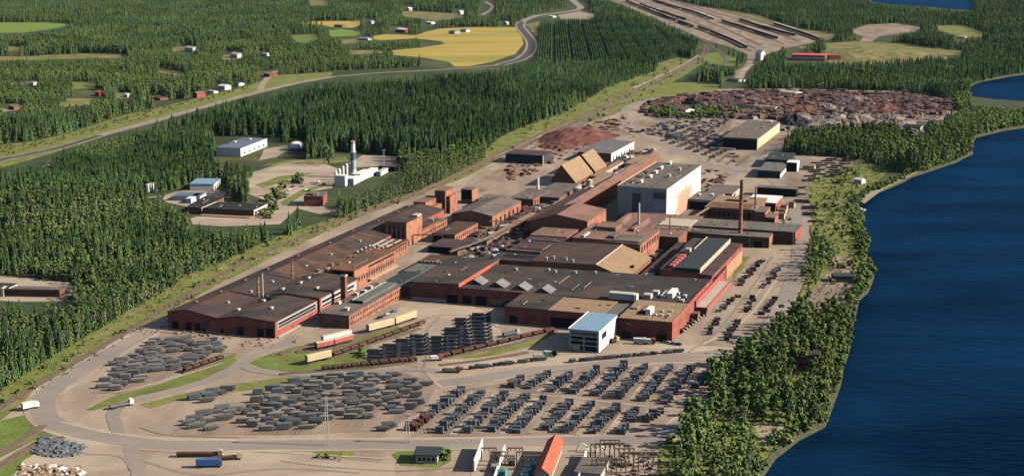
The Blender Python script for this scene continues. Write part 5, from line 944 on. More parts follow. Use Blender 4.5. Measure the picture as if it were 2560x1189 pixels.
# ------------------------------------------------------------------ VEHICLES
def truck(label, x, y, rz, L_, cabc, boxc, h=3.6):
    t = empty('truck', G(x, y), R(rz), label, 'truck'); 
    q = MB(); q.box(L_ / 2 - 2.2, L_ / 2, -1.25, 1.25, .8, 3.1); q.box(L_ / 2 - 2.2, L_ / 2 - .5, -1.2, 1.2, 3.1, 3.6); q.build('cab', cabc, t)
    q = MB(); q.box(L_ / 2 - .02, L_ / 2 + .04, -1.1, 1.1, 1.9, 2.8); q.build('windscreen', M_GLASS, t)
    q = MB(); q.box(-L_ / 2, L_ / 2 - 2.5, -1.28, 1.28, 1.1, h); q.build('load_box', boxc, t); q = MB(); q.box(-L_ / 2, L_ / 2 - .2, -.6, .6, .6, 1.1); q.build('chassis', M_DARK, t)
    me = MB(); me.rod((0, -.18, 0), (0, .18, 0), .52, 10); wm = me.mesh('wheel', M_TYRE)
    for wx in (L_ / 2 - 1.2, -L_ / 2 + 1.2, -L_ / 2 + 2.6):
        for wy in (-1.1, 1.1): o = bpy.data.objects.new('wheel', wm); COL.objects.link(o); o.parent = t; o.location = (wx, wy, .52)
    return t
truck('white box truck parked by the bend of the ring road at far left', 76, 1021, 42, 9, M_WHITE, M_WHITE, 4.0)
truck('truck with white cab and low dark load driving past the left yard', 304, 1016, 38, 13, M_WHITE, M_BARS, 2.0)
truck('blue tipper truck standing on the pale sand near the bottom', 523, 1166, 5, 12, M_BLUEP, M_BLUEP, 4.0); truck('long brown trailer truck on the pale sand behind the blue truck', 500, 1140, 0, 22, M_CONC, M_RUST, 2.2); truck('thin yellow trailer right of the blue truck', 568, 1148, 12, 14, M_YEL, M_RUST, 1.8)
truck('white tank truck before the corner block, left of the pair', 1600, 858, -5, 8, M_WHITE, M_WHITE, 3.4); truck('white and red truck before the corner block, right of the pair', 1622, 859, -5, 8, M_REDP, M_WHITE, 3.2); truck('pink truck parked at the end of the flat wagons', 1132, 930, -3, 9, M_REDP, M_CONC, 3); truck('red and white truck at the crossing of the sidings', 1092, 900, 10, 7, M_REDP, M_WHITE, 3)
truck('green works vehicle in front of the blue-roofed shed', 1352, 895, 10, 9, mat('green_paint', (.06, .2, .08)), M_CONC, 2.8); truck('dark works lorry right of the green vehicle', 1376, 889, -20, 8, M_DARK, M_WALLG, 2.8); truck('grey lorry with pipes in the courtyard before the front block', 1278, 838, 35, 12, M_CONC, M_STEEL, 2.6)
truck('small tan loader beside the blue-roofed shed', 1536, 855, 30, 6, M_YEL, M_RUST, 2.4)
def car(label, x, y, rz, m_, group=None):
    t = empty('car', G(x, y), R(rz), label, 'car', group); q = MB(); q.box(-2.1, 2.1, -.85, .85, .4, 1.0); q.add([(-1.5, -.8, 1), (1.2, -.8, 1), (1.2, .8, 1), (-1.5, .8, 1), (-1.1, -.65, 1.5), (.6, -.65, 1.5), (.6, .65, 1.5), (-1.1, .65, 1.5)], [(0, 1, 5, 4), (1, 2, 6, 5), (2, 3, 7, 6), (3, 0, 4, 7), (4, 5, 6, 7)]); q.build('body', m_, t)
    me = MB(); me.rod((0, -.1, 0), (0, .1, 0), .33, 8); wm = me.mesh('wheel', M_TYRE)
    for wx in (-1.3, 1.3):
        for wy in (-.8, .8): o = bpy.data.objects.new('wheel', wm); COL.objects.link(o); o.parent = t; o.location = (wx, wy, .33)
for k in range(7): car('dark car, %s from left beside the orange office wing' % ORD[k] if k < 3 else 'car, %s along the lane before the corner block' % ORD[k - 3], *((950 + 18 * k, 795 - 8 * k, 40) if k < 3 else (1660 + 12 * (k - 3), 856 + 2 * (k - 3), -20)), (M_DARK, M_WALLG, M_BLUEP)[k % 3])
for k in range(14): car('parked car, %s from left on the pale yard by the small works' % ORD[k], 690 + 9 * k + RNG.uniform(-4, 4), 470 + RNG.uniform(-18, 22), 30, (M_WHITE, M_DARK, M_REDP, M_BLUEP)[k % 4])
# ------------------------------------------------------------------ MASTS
def mast(label, x, y, h, group=None):
    t = empty('lighting_mast', G(x, y), 0, label, 'lighting mast'); 
    for k in range(4):
        a = math.pi / 4 + k * math.pi / 2; q = MB(); q.rod((math.cos(a) * 1.3, math.sin(a) * 1.3, 0), (math.cos(a) * .5, math.sin(a) * .5, h), .12, 5); q.build('leg', M_WALLG, t)
    q = MB()
    for i in range(12):
        z0, z1 = h * i / 12, h * (i + 1) / 12; r0, r1 = 1.3 - .8 * i / 12, 1.3 - .8 * (i + 1) / 12
        for k in range(4):
            a = math.pi / 4 + k * math.pi / 2; c = a + math.pi / 2; q.rod((math.cos(a) * r0, math.sin(a) * r0, z0), (math.cos(c) * r1, math.sin(c) * r1, z1), .05, 3)
    q.build('lattice', M_WALLG, t); q = MB(); q.box(-1.6, 1.6, -.7, .7, h, h + .3); q.build('platform', M_WALLG, t)
    for k in range(3): q = MB(); q.box(-1.5 + k * 1.1, -.7 + k * 1.1, -.95, -.7, h + .3, h + 1); q.build('floodlight', M_WHITE, t)
mast('tall pale lattice lighting mast by the near road in the central yard', 818, 1112, 26); mast('tall lattice lighting mast by the curved road near the rusty heaps', 1674, 338, 34); mast('dark lattice mast in the clearing behind the birch belt', 960, 425, 20); mast('white lattice mast at the throat of the rail yard', 1900, 160, 34)
mast('thin lattice mast behind the near tip of the pale sand yard', 1020, 1105, 14)
# ------------------------------------------------------------------ SWITCHYARD AT THE BOTTOM EDGE
def portal(label, x, y, w_, h, rz, group=None):
    t = empty('switchyard_portal', G(x, y), R(rz), label, 'portal frame', group)
    for s_ in (-w_ / 2, w_ / 2): 
        q = MB(); q.box(s_ - .25, s_ + .25, -.25, .25, 0, h); q.build('post', M_WALLBR, t)
    q = MB(); q.box(-w_ / 2, w_ / 2, -.3, .3, h - .6, h); q.build('beam', M_WALLBR, t)
    for s_ in (-w_ * .3, 0, w_ * .3): q = MB(); q.cyl(s_, 0, h - 2.2, h - .6, .2, .2, 6); q.build('insulator', M_CONC, t)
for k in range(15): portal('steel switchyard portal, %s from left in the bottom right switchyard' % ORD[k], 1500 + 12 * (k % 11) + 4 * (k // 11), 1142 + 22 * (k // 5) + RNG.uniform(-5, 5), 9, 6.5 + RNG.uniform(0, 2), 0, 'switchyard portals at the bottom right')
for k in range(6): portal('steel portal, %s from left among the teal transformers' % ORD[k], 1222 + 22 * k, 1152 + 10 * (k % 3), 7, 7, 0, 'switchyard portals among the transformers')
for k, (x, y, m_) in enumerate(((1238, 1176, M_WALLG), (1256, 1188, M_TEAL), (1281, 1160, M_WALLG), (1320, 1186, M_TEAL), (1333, 1172, M_TEAL), (1312, 1200, M_TEAL))):
    t = empty('transformer', G(x, y), R(-12), ('grey', 'teal')[m_ is M_TEAL] + ' transformer, %s from left between the screen walls' % ORD[k], 'transformer')
    q = MB(); q.box(-1.8, 1.8, -1.3, 1.3, .4, 3.2); q.build('tank', m_, t)
    for s_ in (-1, 0, 1): q = MB(); q.cyl(s_, 0, 3.2, 5, .22, .1, 7); q.build('bushing', M_CONC, t)
    for s_ in range(5): q = MB(); q.box(-1.6 + s_ * .75, -1.2 + s_ * .75, -2, -1.32, .7, 2.8); q.build('radiator', m_, t)
for k in range(3):
    t = empty('white_arch', G(1456 + 22 * k, 1126 + 3 * k), R(10), 'white curved cable arch, %s from left right of the red-roofed building' % ORD[k], 'arch'); q = MB(); pr_ = None
    for i in range(9):
        a = math.pi * i / 8; p_ = (math.cos(a) * 2.6, 0, math.sin(a) * 3.6)
        if pr_: q.rod(pr_, p_, .4, 6)
        pr_ = p_
    q.build('tube', M_WHITE, t)
hb('relay_house', 'grey flat relay house right of the red-roofed building', 1436, 1200, 12, 20, 4, -14, M_WALLG, M_ROOFM, cat='hut')
# ------------------------------------------------------------------ HEAPS
def heap(name, label, x, y, rx, ry, h, m_, seed, cat='heap', group=None, n=16):
    b = MB(); vs = []; 
    for i in range(n + 1):
        for j in range(n + 1):
            a, c = i / n * 2 - 1, j / n * 2 - 1; r_ = math.sqrt(a * a + c * c); f = max(0, 1 - r_ ** 1.6)
            nn = noise.noise(Vector((a * 3 + seed * 7, c * 3, seed))) * .5 + noise.noise(Vector((a * 9 + seed, c * 9, seed + 4))) * .35
            vs.append((a * rx * (1 + .15 * nn), c * ry * (1 + .15 * nn), max(-.2, h * f * (1 + nn) + (0 if f > 0 else -.3))))
    b.add(vs, [(i * (n + 1) + j, (i + 1) * (n + 1) + j, (i + 1) * (n + 1) + j + 1, i * (n + 1) + j + 1) for i in range(n) for j in range(n)])
    o = b.build(name, m_); o.location = G(x, y); o.rotation_euler = (0, 0, random.uniform(-.3, .3)); return tag(o, label, cat, group)
M_ORSC = mat('orange_scrap', (.20, .082, .042), var=.5, scale=.15, scale2=.6, tint=((.12, .06, .045), .1, .5), bump=.6)
k = 0
for row, (y, xs) in enumerate(((243, range(1690, 2370, 38)), (252, range(1670, 2350, 34)), (262, range(1660, 2340, 36)), (273, range(1700, 2330, 40)))):
    for j, x in enumerate(xs):
        m_ = random.choice([M_SCRAP, M_SCRAP, M_ORSC, M_SCRAP2, M_SLAG, M_COAL if random.random() < .5 else M_SCRAP])
        if random.random() < .28: continue
        heap('scrap_heap', 'rusty scrap heap, %s from left in the %s rank from the woods' % (ORD[j], ORD[row]), x + random.uniform(-8, 8), y + random.uniform(-2, 2), random.uniform(10, 28), random.uniform(14, 38), random.uniform(2.5, 7.5), m_, k, 'scrap heap', 'rusty scrap heaps of the scrapyard'); k += 1
for j in range(22): heap('slag_heap', 'grey slag heap, %s from left before the wooded spit' % ORD[j], 1965 + 18 * j, 296 + random.uniform(0, 26), random.uniform(12, 26), random.uniform(14, 34), random.uniform(3, 7), random.choice([M_SLAG, M_SLAG, M_SCRAP2]), 200 + j, 'slag heap', 'grey slag heaps')
heap('coal_heap', 'black coal heap beside the storage hall', 1985, 312, 26, 30, 12, M_COAL, 301, 'coal heap'); heap('coal_heap', 'smaller black heap before the white-framed shed', 2240, 332, 12, 12, 5, M_COAL, 302, 'coal heap')
heap('ore_heap', 'dark red-brown ore heap along the sidings behind the sheds', 1440, 345, 42, 66, 12, mat('red_ore', (.15, .060, .045), var=.3, scale=.1, bump=.5), 303, 'ore heap'); heap('ore_heap', 'lower red-brown ore heap left of the big one', 1395, 366, 22, 26, 5, MATS['red_ore'], 304, 'ore heap')
heap('grass_mound', 'grassy mound before the wheat-coloured far meadow', 2200, 140, 120, 220, 7, M_GRASSD, 305, 'mound', n=24) 
def debris(name, px, n, m_, smin, smax, seed):
    r_ = random.Random(seed); P_ = W(px); xs = [p.x for p in P_]; ys = [p.y for p in P_]; pl = [(p.x, p.y) for p in P_]; b = MB()
    while n > 0:
        x, y = r_.uniform(min(xs), max(xs)), r_.uniform(min(ys), max(ys))
        if not inside(np.array([x]), np.array([y]), pl)[0]: continue
        n -= 1; s_ = r_.uniform(smin, smax); a = r_.uniform(0, 6.28); c, d = math.cos(a), math.sin(a); l_ = s_ * r_.uniform(.6, 2.2); h = s_ * r_.uniform(.3, .9)
        pt = [(x + u * c * l_ - v * d * s_, y + u * d * l_ + v * c * s_) for u, v in ((-1, -1), (1, -1), (1, 1), (-1, 1))]
        b.add([(p[0], p[1], 0) for p in pt] + [(x + (p[0] - x) * .7, y + (p[1] - y) * .7, h) for p in pt], [(0, 1, 5, 4), (1, 2, 6, 5), (2, 3, 7, 6), (3, 0, 4, 7), (4, 5, 6, 7)])
    return tag(b.build(name, m_), kind='stuff')
debris('scrap', BROWN[[q[0] for q in BROWN].index('scrapyard_ground')][2], 1500, M_SCRAP, 1.5, 6, 1); debris('scrap', BROWN[[q[0] for q in BROWN].index('scrapyard_ground')][2], 450, M_SCRAP2, 1.5, 6, 2); debris('scrap', BROWN[[q[0] for q in BROWN].index('scrapyard_ground')][2], 70, M_CONC, 1.5, 4, 12); debris('scrap', BROWN[[q[0] for q in BROWN].index('scrapyard_ground')][2], 420, M_ORSC, 1.5, 6, 13)
debris('slag', BROWN[[q[0] for q in BROWN].index('slag_ground')][2], 420, M_SLAG, 1.5, 5, 3)
debris('rubble', [(75, 1128), (110, 1092), (220, 1115), (200, 1135), (120, 1145)], 150, M_STEEL, .5, 1.6, 4); debris('rubble', [(20, 1240), (50, 1160), (200, 1165), (230, 1240)], 200, M_ROOFT, .5, 1.5, 5); debris('rubble', [(20, 1240), (50, 1160), (200, 1165), (230, 1240)], 90, M_WHITE, .5, 1.2, 6)
for m_, n_, s_ in ((M_STEELB, 330, 21), (M_RUST, 260, 22), (M_WALLG, 110, 23)): debris('yard_clutter', [(1100, 640), (1200, 570), (1290, 520), (1400, 460), (1560, 380), (1640, 370), (1560, 450), (1400, 540), (1320, 590), (1220, 660)], n_, m_, .8, 3, s_)
debris('yard_clutter', [(1650, 590), (1700, 575), (1650, 690), (1600, 690)], 60, M_STEELB, .8, 2.5, 24); debris('yard_clutter', [(1760, 420), (1830, 430), (1790, 480), (1750, 500)], 60, M_RUST, .8, 2, 25); debris('yard_clutter', [(1255, 420), (1400, 330), (1560, 290), (1590, 330), (1500, 355), (1400, 400), (1280, 460)], 240, M_RUST, .8, 3, 26)
debris('yard_clutter', [(300, 830), (420, 815), (700, 850), (760, 850), (620, 880), (560, 850)], 60, M_WALLBR, .4, 1.1, 27); debris('yard_clutter', [(1580, 330), (1700, 292), (1830, 292), (1800, 330), (1850, 410), (1700, 350)], 260, M_STEELB, .8, 2.6, 28)
debris('yard_clutter', [(1850, 500), (1900, 480), (1990, 560), (1960, 580)], 60, M_RUST, .6, 1.8, 29); debris('yard_clutter', [(1500, 1140), (1640, 1130), (1640, 1230), (1500, 1230)], 120, M_WALLBR, .4, 1.4, 30)
# boat
t = empty('motor_boat', G(2152, 527, -2.8), R(5), 'small white motor boat close to the bank on the blue river', 'boat'); q = MB()
q.add([(-4, -1.4, 1.4), (2.4, -1.4, 1.4), (5, 0, 1.6), (2.4, 1.4, 1.4), (-4, 1.4, 1.4), (-4, -.9, 0), (2, -.9, 0), (4, 0, 0), (2, .9, 0), (-4, .9, 0)], [(0, 1, 6, 5), (1, 2, 7, 6), (2, 3, 8, 7), (3, 4, 9, 8), (4, 0, 5, 9), (0, 4, 3, 2, 1)]); q.build('hull', M_WHITE, t)
q = MB(); q.box(-1.5, 1.5, -1, 1, 1.4, 2.6); q.build('cabin', M_WHITE, t); q = MB(); q.box(1.5, 1.6, -.8, .8, 1.7, 2.4); q.build('windscreen', M_GLASS, t)

# ------------------------------------------------------------------ TREES
def spruce_mesh(seed, h=18.0, r=2.7, lod=0):
    rr = random.Random(seed); b = MB(); n = (8, 6)[lod]; L_ = (8, 5)[lod]
    b.cyl(0, 0, 0, h * .35, .28, .2, 5); nt = len(b.f)
    for k in range(L_):
        t = k / L_; z = h * (.10 + .82 * t); rad = r * (1 - t) ** .85 + .25; top = min(h, z + h * .25); ph = rr.uniform(0, 6)
        vs = [(rr.uniform(-.1, .1), rr.uniform(-.1, .1), top)]
        for i in range(n * 2):
            a = ph + math.pi * i / n; q = rad * (rr.uniform(.85, 1.2) if i % 2 == 0 else rr.uniform(.45, .62)); vs.append((q * math.cos(a), q * math.sin(a), z - (rad * .32 if i % 2 == 0 else -.1) + rr.uniform(-.3, .3)))
        b.add(vs, [(0, 1 + i, 1 + (i + 1) % (n * 2)) for i in range(n * 2)])
    return b, nt
def blob(b, c, r, rr, n1=6):
    t = (1 + 5 ** .5) / 2; V = [(-1, t, 0), (1, t, 0), (-1, -t, 0), (1, -t, 0), (0, -1, t), (0, 1, t), (0, -1, -t), (0, 1, -t), (t, 0, -1), (t, 0, 1), (-t, 0, -1), (-t, 0, 1)]
    F = [(0, 11, 5), (0, 5, 1), (0, 1, 7), (0, 7, 10), (0, 10, 11), (1, 5, 9), (5, 11, 4), (11, 10, 2), (10, 7, 6), (7, 1, 8), (3, 9, 4), (3, 4, 2), (3, 2, 6), (3, 6, 8), (3, 8, 9), (4, 9, 5), (2, 4, 11), (6, 2, 10), (8, 6, 7), (9, 8, 1)]
    b.add([(c[0] + x * r / 1.9 * rr.uniform(.7, 1.3), c[1] + y * r / 1.9 * rr.uniform(.7, 1.3), c[2] + z * r / 1.9 * rr.uniform(.7, 1.2)) for x, y, z in V], F)
def leafy_mesh(seed, h=13.0, r=3.6, nb=16, leaves=230, low=.18, conic=False):
    rr = random.Random(seed); b = MB(); b.cyl(0, 0, 0, h * .6, .24, .1, 5)
    for k in range(3): a = rr.uniform(0, 6.28); b.rod((0, 0, h * (.25 + .1 * k)), (math.cos(a) * r * .5, math.sin(a) * r * .5, h * (.5 + .1 * k)), .08, 3)
    nt = len(b.f); cen = []
    for k in range(nb):
        t = rr.uniform(low, .93); a = rr.uniform(0, 6.28); env = math.sin(math.pi * min(1, (t - low * .6) / (1.03 - low * .6))) ** .6 if not conic else (1 - t) ** .7 * 1.1
        q = r * env * math.sqrt(rr.random()) * .8; c = (math.cos(a) * q, math.sin(a) * q, h * t); cr_ = r * rr.uniform(.20, .40) * (.6 + .5 * env); cen.append((c, cr_)); blob(b, c, cr_, rr)
    for k in range(leaves):
        c, cr_ = rr.choice(cen); d = Vector((rr.gauss(0, 1), rr.gauss(0, 1), rr.gauss(0, .8))).normalized(); p = Vector(c) + d * cr_ * rr.uniform(.8, 1.35)
        n_ = (d + Vector((rr.uniform(-.6, .6), rr.uniform(-.6, .6), rr.uniform(-.2, .8)))).normalized(); x = n_.orthogonal().normalized(); y = n_.cross(x); s_ = rr.uniform(.28, .6)
        b.add([p - x * s_, p + y * s_ * .8, p + x * s_, p - y * s_ * .8], [(0, 1, 2, 3)])
    return b, nt
def pine_mesh(seed, h=17.0):
    rr = random.Random(seed); b = MB(); b.cyl(0, 0, 0, h * .85, .27, .12, 5); nt = len(b.f)
    for k in range(11): t = rr.uniform(.45, .97); a = rr.uniform(0, 6.28); q = 2.0 * (1.15 - t) * rr.random() * 1.3; blob(b, (math.cos(a) * q, math.sin(a) * q, h * t), rr.uniform(.8, 1.45), rr)
    for k in range(90):
        t = rr.uniform(.42, 1.0); a = rr.uniform(0, 6.28); q = 2.4 * (1.25 - t) * rr.uniform(.6, 1.2); p = Vector((math.cos(a) * q, math.sin(a) * q, h * t)); s_ = rr.uniform(.3, .6); x = Vector((-math.sin(a), math.cos(a), .2)) * s_; y = Vector((0, 0, s_ * .8)); b.add([p - x, p + y, p + x, p - y * .5], [(0, 1, 2, 3)])
    return b, nt
def split(bn, crown, trunk):
    b, nt = bn; me = b.mesh('tree', [crown, trunk])
    idx = np.zeros(len(me.polygons), np.int32); idx[:nt] = 1; me.polygons.foreach_set('material_index', idx); return me
TCOL = {}
def tcol(name, meshes):
    c = bpy.data.collections.new(name)
    for i, me in enumerate(meshes): o = bpy.data.objects.new('%s_%02d' % (name, i), me); c.objects.link(o)
    TCOL[name] = (c, len(meshes)); return c
tcol('spruce', [split(spruce_mesh(s, 18 + s % 3, 2.3 + .25 * (s % 4)), M_SPRUCE, M_TRUNK) for s in range(7)])
tcol('farspruce', [split(spruce_mesh(s + 20, 18 + s % 3, 3.1 + .3 * (s % 3), 1), M_SPRUCE, M_TRUNK) for s in range(6)])
tcol('pine', [split(pine_mesh(s), M_PINE, M_TRUNK) for s in range(5)])
tcol('birch', [split(leafy_mesh(s, 14 + s % 3, 2.9, 26, 340, .10), M_LEAF, M_BIRCHT) for s in range(6)])
tcol('slim', [split(leafy_mesh(s + 60, 15, 2.3, 15, 130, .05, True), M_LEAF, M_BIRCHT) for s in range(5)])
tcol('bush', [split(leafy_mesh(s + 30, 4.2, 2.6, 9, 110, .05), M_LEAF, M_BIRCHT) for s in range(5)])
tcol('willow', [split(leafy_mesh(s + 40, 7, 3.6, 12, 150, .1), M_WILLOW, M_BIRCHT) for s in range(4)])

VERGE = [(-250, 1200), (-200, 1090), (0, 982), (110, 908), (250, 824), (303, 790), (404, 738), (471, 690), (606, 636), (700, 594), (800, 562), (880, 533), (880, 545), (420, 800), (-100, 1200)]
VERGE2 = [(1200, 392), (1240, 352), (1280, 330), (1415, 281), (1515, 222), (1600, 192), (1660, 172), (1700, 150), (1720, 170), (1600, 230), (1440, 300), (1250, 395)]
CLEAR = [PLANT, VERGE, VERGE2] + FIELD_CLEAR + [
 [(-200, 470), (0, 412), (250, 346), (520, 272), (640, 242), (760, 212), (830, 200), (1100, 182), (1250, 170), (1340, 145), (1345, 100), (1318, 60), (1440, 42), (1480, 20), (1440, -20), (1400, -20), (1430, 15), (1340, 34), (1290, 58), (1300, 100), (1290, 140), (1240, 156), (1100, 166), (830, 178), (640, 212), (400, 272), (150, 338), (0, 368), (-200, 410)],
 [(-60, 552), (60, 543), (210, 528), (330, 506), (420, 492), (480, 478), (480, 466), (330, 494), (150, 524), (-60, 542)],
 [(1560, 232), (1640, 205), (1740, 140), (1750, 100), (1730, 85), (1790, 110), (1785, 145), (1700, 200), (1640, 240)],
 [(468, 558), (470, 478), (560, 460), (580, 500), (700, 520), (670, 560)], [(530, 396), (540, 340), (670, 338), (730, 368), (700, 398), (600, 404)], [(716, 392), (720, 345), (766, 345), (768, 392)],
 [(830, 470), (830, 380), (960, 385), (1010, 420), (960, 452), (880, 475)], [(752, 535), (752, 470), (830, 475), (850, 530)], [(440, 510), (470, 462), (560, 450), (560, 485), (480, 520)],
 [(-40, 750), (-40, 690), (180, 704), (195, 725), (160, 752)],
 RIVER, BACKWATER, LAKE, [(1360, 100), (1340, 70), (1380, 50), (1400, 100)][:0] or [(0, -300), (1, -300), (1, -299)],
 [(1963, 155), (1965, 136), (2095, 136), (2095, 155)], [(1830, 215), (1850, 160), (1880, 150), (1890, 168), (1860, 215)], [(1195, 45), (1205, -5), (1240, -5), (1240, 40)],
 [(640, 240), (650, 180), (700, 172), (700, 215)]]
def near_house(x, y): return np.zeros(len(x), bool)
HOUSE_PX = [(f[0], f[1], 11 + f[2] * .42, 8 + f[4] * .7) for f in FAR]
HOUSE_PX += [(365, 478, 14, 10)]
def clear_mask(P, h):
    """True where a tree may stand: neither its foot nor its crown hides ground the photo shows open"""
    ok = np.ones(len(P), bool)
    Q = P.copy()
    for k, f in enumerate((0.0, .45, .92)):
        Q[:, 2] = h * f; s_ = proj(Q)
        for c in CLEAR:
            if k and c in (PLANT, RIVER): continue
            xs = [q[0] for q in c]; ys = [q[1] for q in c]
            b_ = (s_[:, 0] > min(xs)) & (s_[:, 0] < max(xs)) & (s_[:, 1] > min(ys)) & (s_[:, 1] < max(ys)) & ok
            i = np.nonzero(b_)[0]
            if len(i): ok[i[inside(s_[i, 0], s_[i, 1], c)]] = False
        for x, y, w_, hh in HOUSE_PX:
            ok &= ~((abs(s_[:, 0] - x - w_ * .3) < w_ * .9) & (s_[:, 1] < y + 5 + (3 if k == 0 else 0)) & (s_[:, 1] > y - hh))
    return ok
def world_poly(px): return [(p.x, p.y) for p in W(px)]
def grid_pts(x0, x1, y0, y1, s, jit=.42, rot=0.0, sy=None):
    sy = sy or s; cxx, cyy = (x0 + x1) / 2, (y0 + y1) / 2; Rr = math.hypot(x1 - x0, y1 - y0) / 2 + s
    if rot == 0: X, Y = np.meshgrid(np.arange(x0, x1, s), np.arange(y0, y1, sy))
    else: X, Y = np.meshgrid(np.arange(-Rr, Rr, s), np.arange(-Rr, Rr, sy))
    X = X.ravel() + RNG.uniform(-jit, jit, X.size) * s; Y = Y.ravel() + RNG.uniform(-jit, jit, Y.size) * sy
    if rot:
        c, s_ = math.cos(rot), math.sin(rot); X, Y = X * c - Y * s_ + cxx, X * s_ + Y * c + cyy
        k = (X > x0) & (X < x1) & (Y > y0) & (Y < y1); X, Y = X[k], Y[k]
    return np.stack([X, Y, np.zeros_like(X)], 1)
def vnoise(P, s, seed=0):
    """cheap smooth noise 0..1"""
    r_ = np.random.default_rng(seed); out = np.zeros(len(P)); tot = 0
    for o in range(4):
        a = r_.uniform(0, 6.28, 5); f = (2 ** o) / s
        v = sum(np.sin((P[:, 0] * math.cos(q) + P[:, 1] * math.sin(q)) * f * (1 + .3 * i) + q * 7 + i) for i, q in enumerate(a)) / 5
        out += v * .6 ** o; tot += .6 ** o
    return np.clip(.5 + out / tot * .9, 0, 1)
def gn_scatter(name, P, scl, rot, species):
    c, n = TCOL[species]
    if not len(P): return
    me = bpy.data.meshes.new(name); me.vertices.add(len(P)); P = np.array(P, np.float32); P[:, 2] = -.45; me.vertices.foreach_set('co', P.ravel())
    for nm, ty, key, dat in (('rot', 'FLOAT_VECTOR', 'vector', rot), ('scl', 'FLOAT_VECTOR', 'vector', scl)):
        a = me.attributes.new(nm, ty, 'POINT'); a.data.foreach_set(key, np.asarray(dat, np.float32).ravel())
    a = me.attributes.new('idx', 'INT', 'POINT'); a.data.foreach_set('value', RNG.integers(0, n, len(P)).astype(np.int32))
    me.update(); o = bpy.data.objects.new(name, me); COL.objects.link(o); tag(o, kind='stuff')
    ng = bpy.data.node_groups.new(name, 'GeometryNodeTree'); ng.interface.new_socket('Geometry', in_out='INPUT', socket_type='NodeSocketGeometry'); ng.interface.new_socket('Geometry', in_out='OUTPUT', socket_type='NodeSocketGeometry')
    N_ = ng.nodes; gi = N_.new('NodeGroupInput'); go = N_.new('NodeGroupOutput'); ci = N_.new('GeometryNodeCollectionInfo'); ci.inputs['Collection'].default_value = c; ci.inputs['Separate Children'].default_value = True; ci.inputs['Reset Children'].default_value = True
    ip = N_.new('GeometryNodeInstanceOnPoints'); ip.inputs['Pick Instance'].default_value = True
    def att(nm, ty):
        a_ = N_.new('GeometryNodeInputNamedAttribute'); a_.data_type = ty; a_.inputs[0].default_value = nm; return a_.outputs[0]
    ng.links.new(gi.outputs[0], ip.inputs['Points']); ng.links.new(ci.outputs[0], ip.inputs['Instance']); ng.links.new(att('idx', 'INT'), ip.inputs['Instance Index'])
    er = N_.new('FunctionNodeEulerToRotation'); ng.links.new(att('rot', 'FLOAT_VECTOR'), er.inputs[0]); ng.links.new(er.outputs[0], ip.inputs['Rotation']); ng.links.new(att('scl', 'FLOAT_VECTOR'), ip.inputs['Scale']); ng.links.new(ip.outputs[0], go.inputs[0])
    md = o.modifiers.new('scatter', 'NODES'); md.node_group = ng; return o
def xform(P, hs, lo=.8, hi=1.2):
    n = len(P); s_ = hs * RNG.uniform(lo, hi, n); w_ = s_ * RNG.uniform(.85, 1.2, n)
    rot = np.stack([RNG.uniform(-.04, .04, n), RNG.uniform(-.04, .04, n), RNG.uniform(0, 6.28, n)], 1); return np.stack([w_, w_, s_], 1), rot
# -- the wide forest: everything that is not open ground
COUNT = [0]
# species regions in photo pixels (first match wins): polygon, {species: share}, height factor, spacing
REG = [
 ('plantation', [(1340, 60), (1400, 46), (1500, 44), (1600, 62), (1700, 95), (1750, 125), (1700, 160), (1640, 175), (1560, 160), (1340, 160)], {'farspruce': 1}, .72, None),
 ('young', [(640, 250), (830, 195), (1130, 172), (1330, 158), (1560, 160), (1660, 180), (1600, 212), (1500, 245), (1380, 270), (1330, 300), (1300, 260), (1200, 210), (1000, 235), (800, 250), (700, 300)], {'spruce': .75, 'slim': .25}, .62, None),
 ('darkold', [(350, 420), (400, 330), (640, 265), (800, 250), (1000, 230), (1200, 205), (1330, 290), (1400, 300), (1300, 350), (1100, 400), (700, 400), (560, 390)], {'spruce': .93, 'slim': .07}, 1.12, None),
 ('willows', [(-100, 460), (-100, 395), (60, 400), (140, 425), (120, 445), (40, 462)], {'willow': 1}, .9, None),
 ('mid', [(-200, 560), (-200, 420), (150, 400), (400, 330), (640, 400), (660, 470), (440, 490), (210, 525)], {'spruce': .6, 'slim': .25, 'birch': .15}, .82, None),
 ('belt', [(850, 540), (850, 455), (960, 430), (1040, 395), (1240, 372), (1300, 330), (1330, 345), (1060, 480)], {'slim': .7, 'birch': .3}, .8, None),
 ('nearleft', [(-300, 1300), (-300, 548), (60, 540), (420, 500), (640, 520), (900, 480), (1240, 380), (1400, 300), (1060, 500), (700, 620), (400, 790), (0, 1040)], {'spruce': .30, 'slim': .48, 'birch': .22}, .85, None),
 ('farshore', [(2380, 330), (2380, 240), (2600, 240), (2600, 330)], {'bush': 1}, 1.0, None),
 ('spit', [(1950, 460), (1950, 325), (2450, 325), (2450, 420), (2200, 420)], {'birch': .65, 'spruce': .2, 'slim': .15}, .85, None),
 ('rightwood', [(1800, 235), (1800, 150), (2000, 150), (2100, 145), (2430, 130), (2560, 150), (2560, 200), (2440, 240)], {'farspruce': .7, 'birch': .3}, .85, None),
 ('villas', [(-100, 340), (-100, 150), (340, 140), (700, 100), (1130, 60), (1130, 150), (850, 180), (640, 210), (300, 270)], {'farspruce': .28, 'pine': .12, 'birch': .6}, .8, None),
]
